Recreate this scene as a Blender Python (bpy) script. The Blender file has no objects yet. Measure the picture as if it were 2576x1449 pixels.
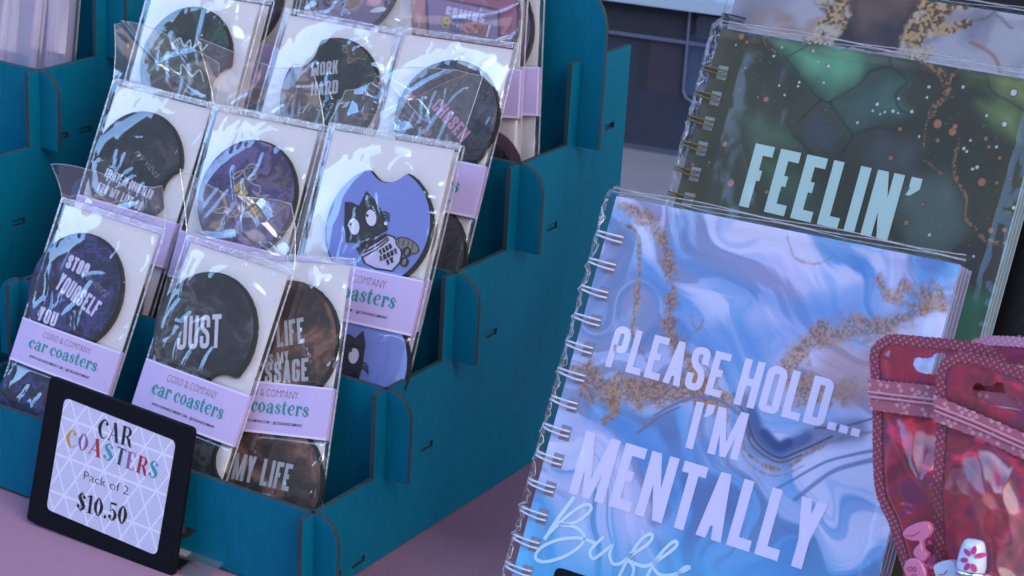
import bpy, bmesh, math, random
import numpy as np
from mathutils import Vector, Matrix

# ------------------------------------------------------------------ camera
S = 0.00105                                    # metres per fitted unit
FPX, CX, CY = 5080.834, 1288.0, 724.5          # focal length / centre in the photo's 2576-wide display pixels
pitch, roll, yaw = [math.radians(a) for a in (19.635, 3.432, 30.475)]
CAM = np.array([512.3, -698.932, 426.936 + 47.115]) * S
fwd = np.array([-math.sin(yaw) * math.cos(pitch), math.cos(yaw) * math.cos(pitch), -math.sin(pitch)])
_r = np.array([math.cos(yaw), math.sin(yaw), 0.0])
_u = np.cross(_r, fwd)
rgt = math.cos(roll) * _r + math.sin(roll) * _u
upv = -math.sin(roll) * _r + math.cos(roll) * _u
scene = bpy.context.scene
COL = scene.collection
cd = bpy.data.cameras.new("camera")
cam = bpy.data.objects.new("camera", cd)
COL.objects.link(cam)
cam.matrix_world = Matrix(((rgt[0], upv[0], -fwd[0], CAM[0]), (rgt[1], upv[1], -fwd[1], CAM[1]),
                           (rgt[2], upv[2], -fwd[2], CAM[2]), (0, 0, 0, 1)))
cd.sensor_width = 36.0
cd.lens = 36.0 * FPX / 2576.0
cd.clip_start, cd.clip_end = 0.02, 60.0
cd.dof.use_dof = True
cd.dof.focus_distance = 0.92
cd.dof.aperture_fstop = 34.0
scene.camera = cam

# ------------------------------------------------------------------ light
w = bpy.data.worlds.new("World"); scene.world = w
w.use_nodes = True
nt = w.node_tree; N = nt.nodes; L = nt.links
N.clear()
SUN_EL, SUN_ROT = math.radians(38), math.radians(200)
out = N.new("ShaderNodeOutputWorld"); bg = N.new("ShaderNodeBackground")
sky = N.new("ShaderNodeTexSky"); sky.sky_type = 'NISHITA'; sky.sun_disc = False
sky.sun_elevation, sky.sun_rotation = SUN_EL, SUN_ROT
tc = N.new("ShaderNodeTexCoord"); sep = N.new("ShaderNodeSeparateXYZ")
L.new(tc.outputs["Generated"], sep.inputs[0])
noi = N.new("ShaderNodeTexNoise"); noi.inputs["Scale"].default_value = 5.0; noi.inputs["Detail"].default_value = 5.0
L.new(tc.outputs["Generated"], noi.inputs["Vector"])
def wm(op, a, b, c=None):
    m = N.new("ShaderNodeMath"); m.operation = op
    for i, v in enumerate((a, b, c)):
        if v is None: continue
        if isinstance(v, (int, float)): m.inputs[i].default_value = v
        else: L.new(v, m.inputs[i])
    return m.outputs[0]
def wstep(v, lo, hi):
    m = N.new("ShaderNodeMapRange"); m.interpolation_type = 'SMOOTHSTEP'
    L.new(v, m.inputs[0]); m.inputs[1].default_value = lo; m.inputs[2].default_value = hi
    return m.outputs[0]
def wmix(f, a, b):
    m = N.new("ShaderNodeMix"); m.data_type = 'RGBA'
    L.new(f, m.inputs[0])
    for i, v in ((6, a), (7, b)):
        if isinstance(v, tuple): m.inputs[i].default_value = (*v, 1)
        else: L.new(v, m.inputs[i])
    return m.outputs[2]
zz = wm('ADD', sep.outputs[2], wm('MULTIPLY', wm('SUBTRACT', noi.outputs[0], 0.5), 0.30))
DARK_BAND, GROUND, ROOF = (0.7, 0.72, 0.8), (4.4, 3.6, 3.7), (0.5, 0.5, 0.6)
tint = N.new("ShaderNodeMix"); tint.data_type = 'RGBA'; tint.blend_type = 'MULTIPLY'; tint.inputs[0].default_value = 1.0
L.new(sky.outputs[0], tint.inputs[6]); tint.inputs[7].default_value = (1.6, 2.4, 3.3, 1)
c1 = wmix(wstep(wm('ADD', zz, wm('MULTIPLY', wstep(wm('MULTIPLY', sep.outputs[0], -1.0), 0.60, 0.70), 0.42)), 0.66, 0.69), DARK_BAND, tint.outputs[2])            # sky above an invented dark band, shaped for the film reflections
c2 = wmix(wstep(sep.outputs[2], 0.80, 0.84), c1, ROOF)              # the market canopy overhead
back = wstep(sep.outputs[1], 0.10, 0.55)                            # the closed back of the stall
c3 = wmix(back, c2, (0.5, 0.48, 0.6)); c3 = wmix(wstep(sep.outputs[0], 0.45, 0.75), c3, (6.8, 6.3, 6.8))   # brightness added on the right to light the rack's side panel
c4 = wmix(wstep(sep.outputs[2], -0.05, 0.02), GROUND, c3)
L.new(c4, bg.inputs[0]); bg.inputs[1].default_value = 0.12
L.new(bg.outputs[0], out.inputs[0])
sd = bpy.data.lights.new("sun", 'SUN'); sd.energy = 0.9; sd.angle = math.radians(35); sd.color = (1.0, 0.92, 0.84)
sun = bpy.data.objects.new("sun", sd); COL.objects.link(sun)
sun.rotation_euler = Vector((-0.80, 0.30, -0.70)).to_track_quat('-Z', 'Y').to_euler()
scene.view_settings.view_transform = 'Standard'; scene.view_settings.look = 'None'
scene.view_settings.gamma = 1.0; scene.view_settings.use_curve_mapping = False
scene.view_settings.exposure = 1.06
scene.cycles.transparent_max_bounces = 40
scene.cycles.max_bounces = 10
scene.cycles.use_denoising = True

# ------------------------------------------------------------------ maths helpers
def nrm(v): return v / np.linalg.norm(v)
def ray(x, y): return fwd + rgt * (x - CX) / FPX - upv * (y - CY) / FPX
def hit(x, y, P, n):
    d = ray(x, y); return CAM + d * (((np.asarray(P, float) - CAM) @ n) / (d @ n))
mm = 0.001

class Frame:                                    # a leaning plane: origin O, right X, up V, outward normal N
    def __init__(s, O, yaw=0, tilt=0, lean=25):
        a, t, l = [math.radians(q) for q in (yaw, tilt, lean)]
        x = np.array([math.cos(a), math.sin(a), 0.]); y = np.array([-math.sin(a), math.cos(a), 0.])
        v = math.cos(l) * np.array([0, 0, 1.]) + math.sin(l) * y
        s.X = math.cos(t) * x + math.sin(t) * v; s.V = -math.sin(t) * x + math.cos(t) * v
        s.N = np.cross(s.X, s.V); s.O = np.asarray(O, float)
    def uv(s, px, py, off=0.0):                 # photo pixel -> plane coordinates in metres
        d = hit(px, py, s.O + s.N * off, s.N) - s.O
        return np.array([d @ s.X, d @ s.V])
    def moved(s, u, v, n=0.0):
        f = Frame.__new__(Frame); f.X, f.V, f.N = s.X, s.V, s.N
        f.O = s.O + s.X * u + s.V * v + s.N * n; return f
    def matrix(s):
        X, V, M, O = s.X, s.V, s.N, s.O
        return Matrix(((X[0], V[0], M[0], O[0]), (X[1], V[1], M[1], O[1]), (X[2], V[2], M[2], O[2]), (0, 0, 0, 1)))

def vnoise(x, y, seed):
    rs = np.random.RandomState(seed); T = rs.rand(256, 256)
    xi = np.floor(x).astype(int); yi = np.floor(y).astype(int)
    fx = x - xi; fy = y - yi; fx = fx * fx * (3 - 2 * fx); fy = fy * fy * (3 - 2 * fy)
    g = lambda a, b: T[a % 256, b % 256]
    return (g(xi, yi) * (1 - fx) + g(xi + 1, yi) * fx) * (1 - fy) + (g(xi, yi + 1) * (1 - fx) + g(xi + 1, yi + 1) * fx) * fy
def fbm(x, y, seed, octv=4):
    s = 0; a = 0.5; t = 0
    for i in range(octv):
        s = s + a * vnoise(x * 2 ** i + 17.3 * i, y * 2 ** i + 9.1 * i, seed + i); t += a; a *= 0.5
    return s / t
def sstep(a, b, x):
    t = np.clip((x - a) / (b - a), 0, 1); return t * t * (3 - 2 * t)
def segdist(X, Y, pts):
    D = np.full(X.shape, 1e9)
    for (x0, y0), (x1, y1) in zip(pts[:-1], pts[1:]):
        dx, dy = x1 - x0, y1 - y0
        t = np.clip(((X - x0) * dx + (Y - y0) * dy) / (dx * dx + dy * dy + 1e-12), 0, 1)
        D = np.minimum(D, np.hypot(X - x0 - t * dx, Y - y0 - t * dy))
    return D
def inpoly(X, Y, pts):
    r = np.zeros(X.shape, bool); n = len(pts); j = n - 1
    for i in range(n):
        xi, yi = pts[i]; xj, yj = pts[j]
        c = ((yi > Y) != (yj > Y)) & (X < (xj - xi) * (Y - yi) / (yj - yi + 1e-15) + xi)
        r ^= c; j = i
    return r
def catmull(P, n=6, closed=False):
    P = [np.asarray(p, float) for p in P]; o = []
    m = len(P)
    for i in range(m if closed else m - 1):
        g = (lambda k: P[k % m]) if closed else (lambda k: P[min(max(k, 0), m - 1)])
        a, b, c, d = g(i - 1), g(i), g(i + 1), g(i + 2)
        for k in range(n):
            t = k / n
            o.append(.5 * (2 * b + (c - a) * t + (2 * a - 5 * b + 4 * c - d) * t * t + (3 * b - a - 3 * c + d) * t ** 3))
    if not closed: o.append(P[-1])
    return o

# ------------------------------------------------------------------ materials
def srgb(r, g, b):
    f = lambda c: (c / 255 / 12.92) if c <= 10 else ((c / 255 + .055) / 1.055) ** 2.4
    return (f(r), f(g), f(b))
class NT:
    def __init__(s, name):
        s.m = bpy.data.materials.new(name); s.m.use_nodes = True
        s.t = s.m.node_tree; s.t.nodes.clear(); s.o = s.add("OutputMaterial")
    def add(s, kind, **kw):
        n = s.t.nodes.new("ShaderNode" + kind)
        for k, v in kw.items(): setattr(n, k, v)
        return n
    def lk(s, a, b): s.t.links.new(a, b)
    def math(s, op, a, b=0.0):
        n = s.add("Math", operation=op)
        for i, v in enumerate((a, b)):
            if isinstance(v, (int, float)): n.inputs[i].default_value = v
            else: s.lk(v, n.inputs[i])
        return n.outputs[0]
    def mix(s, f, a, b):
        n = s.add("Mix", data_type='RGBA')
        for i, v in ((0, f), (6, a), (7, b)):
            if isinstance(v, (int, float)): n.inputs[i].default_value = v
            elif isinstance(v, tuple): n.inputs[i].default_value = (*v, 1)
            else: s.lk(v, n.inputs[i])
        return n.outputs[2]
    def coord(s, scale=1.0, loc=(0, 0, 0), rot=(0, 0, 0), sc3=None):
        c = s.add("TexCoord"); m = s.add("Mapping"); s.lk(c.outputs["Object"], m.inputs[0])
        m.inputs["Location"].default_value = loc; m.inputs["Rotation"].default_value = rot
        m.inputs["Scale"].default_value = sc3 or (scale, scale, scale); return m.outputs[0]
    def noise(s, vec, scale, detail=4, rough=.55, dist=0.0):
        n = s.add("TexNoise"); s.lk(vec, n.inputs["Vector"])
        n.inputs["Scale"].default_value = scale; n.inputs["Detail"].default_value = detail
        n.inputs["Roughness"].default_value = rough; n.inputs["Distortion"].default_value = dist; return n.outputs[0]
    def ramp(s, f, stops, interp='LINEAR'):
        n = s.add("ValToRGB"); s.lk(f, n.inputs[0]); n.color_ramp.interpolation = interp
        e = n.color_ramp.elements
        while len(e) < len(stops): e.new(0.5)
        for i, (p, c) in enumerate(stops): e[i].position = p; e[i].color = (*c, 1)
        return n.outputs[0]
    def bump(s, h, strength, dist):
        n = s.add("Bump"); s.lk(h, n.inputs["Height"]); n.inputs["Strength"].default_value = strength
        n.inputs["Distance"].default_value = dist; return n.outputs[0]
    def pbr(s, col, rough=.5, metal=0.0, normal=None, spec=.5, coat=0.0):
        p = s.add("BsdfPrincipled")
        for k, v in (("Base Color", col), ("Roughness", rough), ("Metallic", metal), ("Specular IOR Level", spec), ("Coat Weight", coat)):
            if isinstance(v, tuple): p.inputs[k].default_value = (*v, 1)
            elif isinstance(v, (int, float)): p.inputs[k].default_value = v
            else: s.lk(v, p.inputs[k])
        p.inputs["Coat Roughness"].default_value = .08
        if normal is not None: s.lk(normal, p.inputs["Normal"])
        s.lk(p.outputs[0], s.o.inputs[0]); return s.m

def plain(name, col, rough=.5, metal=0.0, var=.12, scale=120, bump=0.0, coat=0.0, spec=.5):
    n = NT(name); c = n.coord()
    f = n.noise(c, scale, 5)
    dark = tuple(q * (1 - var) for q in col); lite = tuple(min(1, q * (1 + var)) for q in col)
    b = n.bump(n.noise(c, scale * 6, 3), bump, .0005) if bump else None
    return n.pbr(n.mix(f, dark, lite), rough, metal, b, spec, coat)

def teal_board():
    n = NT("teal_painted_board"); c = n.coord(1.0, sc3=(1, .22, 1))
    g = n.noise(c, 260, 6, .7); h = n.noise(n.coord(), 22, 4)
    col = n.mix(g, (0.0, .082, .150), (.001, .168, .280)); col = n.mix(n.math('MULTIPLY', h, .45), col, (.001, .13, .215))
    return n.pbr(col, n.math('ADD', n.math('MULTIPLY', g, .2), .42), 0, n.bump(g, .5, .0005), .1)
def cut_edge():
    n = NT("laser_cut_edge"); c = n.coord()
    return n.pbr(n.ramp(n.noise(c, 900, 4), [(.3, (.004, .022, .035)), (.55, (.012, .045, .06)), (.70, (.05, .045, .035)), (.8, (.12, .075, .045))]), .8)
TEAL, EDGE = teal_board(), cut_edge()

def marble(name, stops, seed, scale=26, dist=1.6, rough=.45, speck=None):
    scale *= 2.2
    stops = [(.5 + (p - .5) * .55, tuple(1.15 * q for q in c_)) for p, c_ in stops]
    n = NT(name); c = n.coord(1, loc=(seed * .37, seed * .71, seed * .13))
    w1 = n.add("TexNoise"); n.lk(c, w1.inputs["Vector"]); w1.inputs["Scale"].default_value = scale * .8; w1.inputs["Detail"].default_value = 3
    v = n.add("VectorMath", operation='MULTIPLY_ADD'); n.lk(w1.outputs[1], v.inputs[0]); v.inputs[1].default_value = (dist / scale,) * 3; n.lk(c, v.inputs[2])
    f = n.noise(v.outputs[0], scale, 6, .6, .6)
    col = n.ramp(f, stops)
    if speck:
        vo = n.add("TexVoronoi", feature='DISTANCE_TO_EDGE'); n.lk(v.outputs[0], vo.inputs["Vector"]); vo.inputs["Scale"].default_value = scale * 1.5
        m = n.math('LESS_THAN', vo.outputs[0], .025)
        col = n.mix(n.math('MULTIPLY', m, n.math('GREATER_THAN', f, .5)), col, speck)
    return n.pbr(col, rough)

def film_mat(name, tint=(.985, .99, .995), gain=2.2, bscale=30, bstr=.10, bdist=.0010, haze=0.012, rough=.03, stretch=(1, 1, 1)):
    n = NT(name); c = n.coord(1, sc3=stretch)
    h = n.math('ADD', n.noise(c, bscale, 2, .5, .8), n.math('MULTIPLY', n.noise(c, bscale * 3.5, 2, .5, .5), .22))
    b = n.bump(h, bstr, bdist)
    fr = n.add("Fresnel"); fr.inputs[0].default_value = 1.5; n.lk(b, fr.inputs["Normal"])
    fac = n.math('MINIMUM', n.math('MULTIPLY', fr.outputs[0], gain), .45)
    tr = n.add("BsdfTransparent"); tr.inputs[0].default_value = (*tint, 1)
    df = n.add("BsdfDiffuse"); df.inputs[0].default_value = (.8, .8, .85, 1)
    gl = n.add("BsdfGlossy"); gl.inputs["Roughness"].default_value = rough; n.lk(b, gl.inputs["Normal"]); gl.inputs[0].default_value = (1, 1, 1, 1)
    m0 = n.add("MixShader"); m0.inputs[0].default_value = haze; n.lk(tr.outputs[0], m0.inputs[1]); n.lk(df.outputs[0], m0.inputs[2])
    m1 = n.add("MixShader"); n.lk(fac, m1.inputs[0]); n.lk(m0.outputs[0], m1.inputs[1]); n.lk(gl.outputs[0], m1.inputs[2])
    n.lk(m1.outputs[0], n.o.inputs[0]); return n.m
FILM = film_mat("clear_sleeve_film", stretch=(1, .55, 1))
FLAP = film_mat("clear_flap_film", gain=2.8, bscale=46, bstr=.22, haze=.06)
WRAP = film_mat("shrink_wrap_film", gain=.55, bscale=24, bstr=.25, bdist=.001, haze=.01, rough=.06)
FOLD = film_mat("film_fold", gain=3.2, bscale=200, bstr=.8, bdist=.001, haze=.27, rough=.12)

WHITE_CARD = plain("white_card", (.82, .77, .78), .6, var=.05, scale=300, bump=.15)
LILAC = plain("lilac_paper", (.47, .38, .64), .6, var=.03, scale=500)
LILAC_EDGE = plain("lilac_paper_border", (.62, .56, .74), .6, var=.03)
BLACK_RUB = plain("black_neoprene", (.012, .012, .014), .85, var=.4, scale=900, bump=.6)
INK_TEAL = plain("teal_ink", (.008, .22, .23), .6, var=.05)
INK_BROWN = plain("brown_ink", (.22, .09, .10), .6, var=.05)
INK_BLACK = plain("black_ink", (.012, .012, .016), .5, var=.05)
INK_WHITE = plain("white_ink", (.66, .64, .74), .5, var=.03)
INK_GREY = plain("grey_ink", (.46, .46, .50), .5, var=.03)
INK_GOLD = plain("gold_ink", (.55, .38, .10), .45, var=.1)
INK_PINK = plain("pink_ink", (.58, .28, .45), .5, var=.05)
INK_MINT = plain("mint_ink", (.52, .68, .62), .55, var=.03)
INK_PALE = plain("pale_lilac_ink", (.72, .67, .90), .55, var=.03)
BLACK_PLA = plain("black_plastic", (.004, .005, .009), .6, var=.1, scale=900, bump=.3, spec=.12)
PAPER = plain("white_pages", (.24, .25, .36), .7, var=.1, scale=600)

# ------------------------------------------------------------------ object helpers
def tag(o, label=None, cat=None, group=None, kind=None):
    for k, v in (("label", label), ("category", cat), ("group", group), ("kind", kind)):
        if v: o[k] = v
    return o
def link(name, me, mats, parent=None, smooth=False):
    o = bpy.data.objects.new(name, me); COL.objects.link(o)
    for m in (mats if isinstance(mats, (list, tuple)) else [mats]): me.materials.append(m)
    if parent: o.parent = parent
    if smooth: me.polygons.foreach_set("use_smooth", [True] * len(me.polygons))
    return o
def empty(name, M):
    o = bpy.data.objects.new(name, None); COL.objects.link(o); o.empty_display_size = .01
    o.matrix_world = M; return o
class MB:
    def __init__(s): s.v = []; s.f = []; s.mi = []
    def poly(s, pts, mi=0):
        k = len(s.v); s.v += [tuple(map(float, p)) for p in pts]; s.f.append(list(range(k, k + len(pts)))); s.mi.append(mi)
    def box(s, a, b, mi=0):
        (x0, y0, z0), (x1, y1, z1) = a, b
        k = len(s.v); s.v += [(x0, y0, z0), (x1, y0, z0), (x1, y1, z0), (x0, y1, z0), (x0, y0, z1), (x1, y0, z1), (x1, y1, z1), (x0, y1, z1)]
        for q in ((3, 2, 1, 0), (4, 5, 6, 7), (0, 1, 5, 4), (1, 2, 6, 5), (2, 3, 7, 6), (3, 0, 4, 7)):
            s.f.append([k + i for i in q]); s.mi.append(mi)
    def prism(s, pts, z0, z1, mi=0, mside=None):
        n = len(pts); k = len(s.v); s.v += [(p[0], p[1], z0) for p in pts] + [(p[0], p[1], z1) for p in pts]
        s.f.append(list(range(k + n - 1, k - 1, -1))); s.f.append(list(range(k + n, k + 2 * n))); s.mi += [mi, mi]
        for i in range(n):
            j = (i + 1) % n; s.f.append([k + i, k + j, k + n + j, k + n + i]); s.mi.append(mi if mside is None else mside)
    def strip(s, A, B, mi=0):
        k = len(s.v); n = len(A); s.v += [tuple(map(float, p)) for p in A] + [tuple(map(float, p)) for p in B]
        for i in range(n - 1): s.f.append([k + i, k + i + 1, k + n + i + 1, k + n + i]); s.mi.append(mi)
    def tube(s, P, r, seg=8, mi=0):
        P = [np.asarray(p, float) for p in P]; k = len(s.v); n = len(P); ref = None
        for i in range(n):
            t = nrm(P[min(i + 1, n - 1)] - P[max(i - 1, 0)])
            if ref is None: ref = np.array([0, 0, 1.]) if abs(t[2]) < .9 else np.array([1., 0, 0])
            a = nrm(ref - t * (ref @ t)); b = np.cross(t, a); ref = a
            rr = r[i] if isinstance(r, (list, tuple)) else r
            for j in range(seg):
                q = 2 * math.pi * j / seg; s.v.append(tuple(P[i] + rr * (a * math.cos(q) + b * math.sin(q))))
        for i in range(n - 1):
            for j in range(seg):
                s.f.append([k + i * seg + j, k + i * seg + (j + 1) % seg, k + (i + 1) * seg + (j + 1) % seg, k + (i + 1) * seg + j]); s.mi.append(mi)
        s.f.append([k + j for j in range(seg)][::-1]); s.f.append([k + (n - 1) * seg + j for j in range(seg)]); s.mi += [mi, mi]
    def mesh(s, name):
        me = bpy.data.meshes.new(name); me.from_pydata(s.v, [], s.f); me.update()
        me.polygons.foreach_set("material_index", s.mi); return me
    def build(s, name, mats, parent=None, smooth=False): return link(name, s.mesh(name), mats, parent, smooth)

def board(name, outer, holes, th, parent, bev=.0002):   # flat sheet cut from a board: filled outline with holes, thickness along local z
    cu = bpy.data.curves.new(name, 'CURVE'); cu.dimensions = '2D'; cu.fill_mode = 'BOTH'
    cu.extrude = th / 2 - bev; cu.bevel_depth = bev; cu.bevel_resolution = 0; cu.offset = -bev
    for P in [outer] + holes:
        sp = cu.splines.new('POLY'); sp.points.add(len(P) - 1); sp.use_cyclic_u = True
        for i, p in enumerate(P): sp.points[i].co = (p[0], p[1], 0, 1)
    t = bpy.data.objects.new("tmp", cu)
    me = bpy.data.meshes.new_from_object(t); bpy.data.objects.remove(t); bpy.data.curves.remove(cu); me.name = name
    me.materials.clear()
    o = link(name, me, [TEAL, EDGE], parent)
    for p in me.polygons: p.material_index = 0 if abs(p.normal.z) > .95 else 1; p.use_smooth = False
    return o
def arc(cx, cy, r, a0, a1, n=10):
    return [(cx + r * math.cos(math.radians(a0 + (a1 - a0) * i / n)), cy + r * math.sin(math.radians(a0 + (a1 - a0) * i / n))) for i in range(n + 1)]
def rrect(x0, y0, x1, y1, r, n=6):
    return arc(x1 - r, y1 - r, r, 0, 90, n) + arc(x0 + r, y1 - r, r, 90, 180, n) + arc(x0 + r, y0 + r, r, 180, 270, n) + arc(x1 - r, y0 + r, r, 270, 360, n)

# ------------------------------------------------------------------ lettering
STEP = .008 * mm
def stroke_pts(P, wid, cap=True):
    P = [np.asarray(p[:2], float) for p in P]
    W = wid if isinstance(wid, (list, tuple)) else [wid] * len(P)
    keep = [0]
    for i in range(1, len(P)):
        if np.linalg.norm(P[i] - P[keep[-1]]) > 1e-6: keep.append(i)
    P, W = [P[i] for i in keep], [W[i] for i in keep]; n = len(P)
    if cap:
        P[0] = P[0] + nrm(P[0] - P[1]) * W[0] / 2; P[-1] = P[-1] + nrm(P[-1] - P[-2]) * W[-1] / 2
    A, B = [], []
    for i in range(n):
        a = nrm(P[i] - P[i - 1]) if i > 0 else nrm(P[1] - P[0]); b = nrm(P[i + 1] - P[i]) if i < n - 1 else a
        na, nb = np.array([-a[1], a[0]]), np.array([-b[1], b[0]])
        m = na + nb; m = nrm(m) if np.linalg.norm(m) > 1e-6 else na; k = min(1 / max(m @ na, .35), 2.2)
        A.append(P[i] + m * W[i] / 2 * k); B.append(P[i] - m * W[i] / 2 * k)
    return A, B
def roundpath(P, r, n=4):
    P = [np.asarray(p, float) for p in P]; o = [P[0]]
    for a, b, c in zip(P[:-2], P[1:-1], P[2:]):
        d1, d2 = a - b, c - b; rr = min(r, np.linalg.norm(d1) * .5, np.linalg.norm(d2) * .5)
        p, q = b + nrm(d1) * rr, b + nrm(d2) * rr
        for i in range(n + 1):
            t = i / n; o.append((1 - t) ** 2 * p + 2 * t * (1 - t) * b + t * t * q)
    return o + [P[-1]]
def cond(ch, t, w):
    """condensed grotesque capital: list of strips (A,B) in a box w x 1"""
    h = t / 2; R = w * .38; o = []
    S_ = lambda P, r=0, cap=True: o.append(stroke_pts(roundpath(P, r) if r else P, t, cap))
    D_ = lambda x0, y0, x1, y1, tx=t: o.append(([np.array((x0, y0)), np.array((x1, y1))], [np.array((x0 + tx, y0)), np.array((x1 + tx, y1))]))
    l, r_, b, c, m = h, w - h, h, 1 - h, .52
    if ch == 'L': S_([(l, c), (l, b), (r_, b)])
    elif ch == 'I': S_([(w / 2, c), (w / 2, b)])
    elif ch == 'E': S_([(r_, c), (l, c), (l, b), (r_, b)]); S_([(t, m), (r_ - .02, m)], 0, False)
    elif ch == 'F': S_([(r_, c), (l, c), (l, b)]); S_([(t, m), (r_ - .02, m)], 0, False)
    elif ch == 'T': S_([(l, c), (r_, c)]); S_([(w / 2, c - h), (w / 2, b)])
    elif ch == 'H': S_([(l, c), (l, b)]); S_([(r_, c), (r_, b)]); S_([(t, m), (w - t, m)], 0, False)
    elif ch in 'O0D': 
        if ch == 'D': S_([(l, c), (l, b)]); S_([(t, c), (r_, c), (r_, b), (t, b)], R * .8, False)
        else: S_([(w / 2, b), (l, b), (l, c), (r_, c), (r_, b), (w / 2, b)], R, False)
    elif ch == 'U': S_([(l, c), (l, b), (r_, b), (r_, c)], R)
    elif ch == 'J': S_([(l, .28), (l, b), (r_, b), (r_, c)], R)
    elif ch in 'CG':
        S_([(r_, .68), (r_, c), (l, c), (l, b), (r_, b), (r_, .34)] + ([(r_, .45), (w * .5, .45)] if ch == 'G' else []), R if ch == 'C' else R * .6, ch == 'C')
    elif ch == 'S': S_([(r_, .70), (r_, c), (l, c), (l, .60), (r_, .44), (r_, b), (l, b), (l, .30)], R * .9)
    elif ch in 'PRB':
        S_([(l, b), (l, c), (r_, c), (r_, .46), (t, .46)], R, True)
        if ch == 'R': D_(w * .42, .46, w - t, 0)
        if ch == 'B': S_([(t, .48), (r_, .48), (r_, b), (t, b)], R, False)
    elif ch == 'A': D_(0, 0, w / 2 - h, 1); D_(w - t, 0, w / 2 - h, 1); S_([(w * .28, .28), (w * .72, .28)], 0, False)
    elif ch == 'V': D_(0, 1, w / 2 - h, 0); D_(w - t, 1, w / 2 - h, 0)
    elif ch == 'M': S_([(l, b), (l, c)]); S_([(r_, b), (r_, c)]); D_(t * .25, 1, w / 2 - h * .8, .0, t * .8); D_(w - t * 1.05, 1, w / 2 - h * .8, .0, t * .8)
    elif ch == 'W': S_([(l, b), (l, c)]); S_([(r_, b), (r_, c)]); D_(t * .3, 0, w / 2 - h, .62); D_(w - t * 1.3, 0, w / 2 - h, .62)
    elif ch == 'N': S_([(l, b), (l, c)]); S_([(r_, b), (r_, c)]); D_(t * .2, 1, w - t, 0, t * .8)
    elif ch == 'Y': D_(0, 1, w / 2 - h, .4); D_(w - t, 1, w / 2 - h, .4); S_([(w / 2, .42), (w / 2, b)])
    elif ch == 'K': S_([(l, c), (l, b)]); D_(t * .9, .42, w - t, 1); D_(w * .36, .58, w - t, 0)
    elif ch == '.': S_([(h, h), (h + .01, h)])
    elif ch == '\u2019': o.append(([np.array((0, 1.)), np.array((.0, .84))], [np.array((t, 1.)), np.array((t, .84))])); o.append(([np.array((0.02, .84)), np.array((-.02, .72))], [np.array((t, .84)), np.array((.04, .72))]))
    elif ch == '!': S_([(h, c), (h, .36)]); S_([(h, h), (h, h + .01)])
    elif ch == '&': S_([(r_, b), (l, .75), (w * .5, c), (w * .75, .8), (l, .3), (w * .4, b), (r_, .4)], .1)
    return o
CW = {'N': 1.12, 'H': 1.04, 'I': 1, '.': 1, '!': 1, '\u2019': 1, 'M': 1.5, 'W': 1.42, 'L': .88, 'E': .9, 'F': .87, 'T': .95, ' ': .55}
def cond_line(s, t=.17, wb=.42, gap=.085):
    x = 0; o = []
    for ch in s:
        k = CW.get(ch, 1); wv = t if k == 1 and ch in 'I.!\u2019' else wb * k
        if ch != ' ': o += [([p + (x, 0) for p in A], [p + (x, 0) for p in B]) for A, B in cond(ch, t, wv)]
        x += wv + gap
    return o, x - gap
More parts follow.
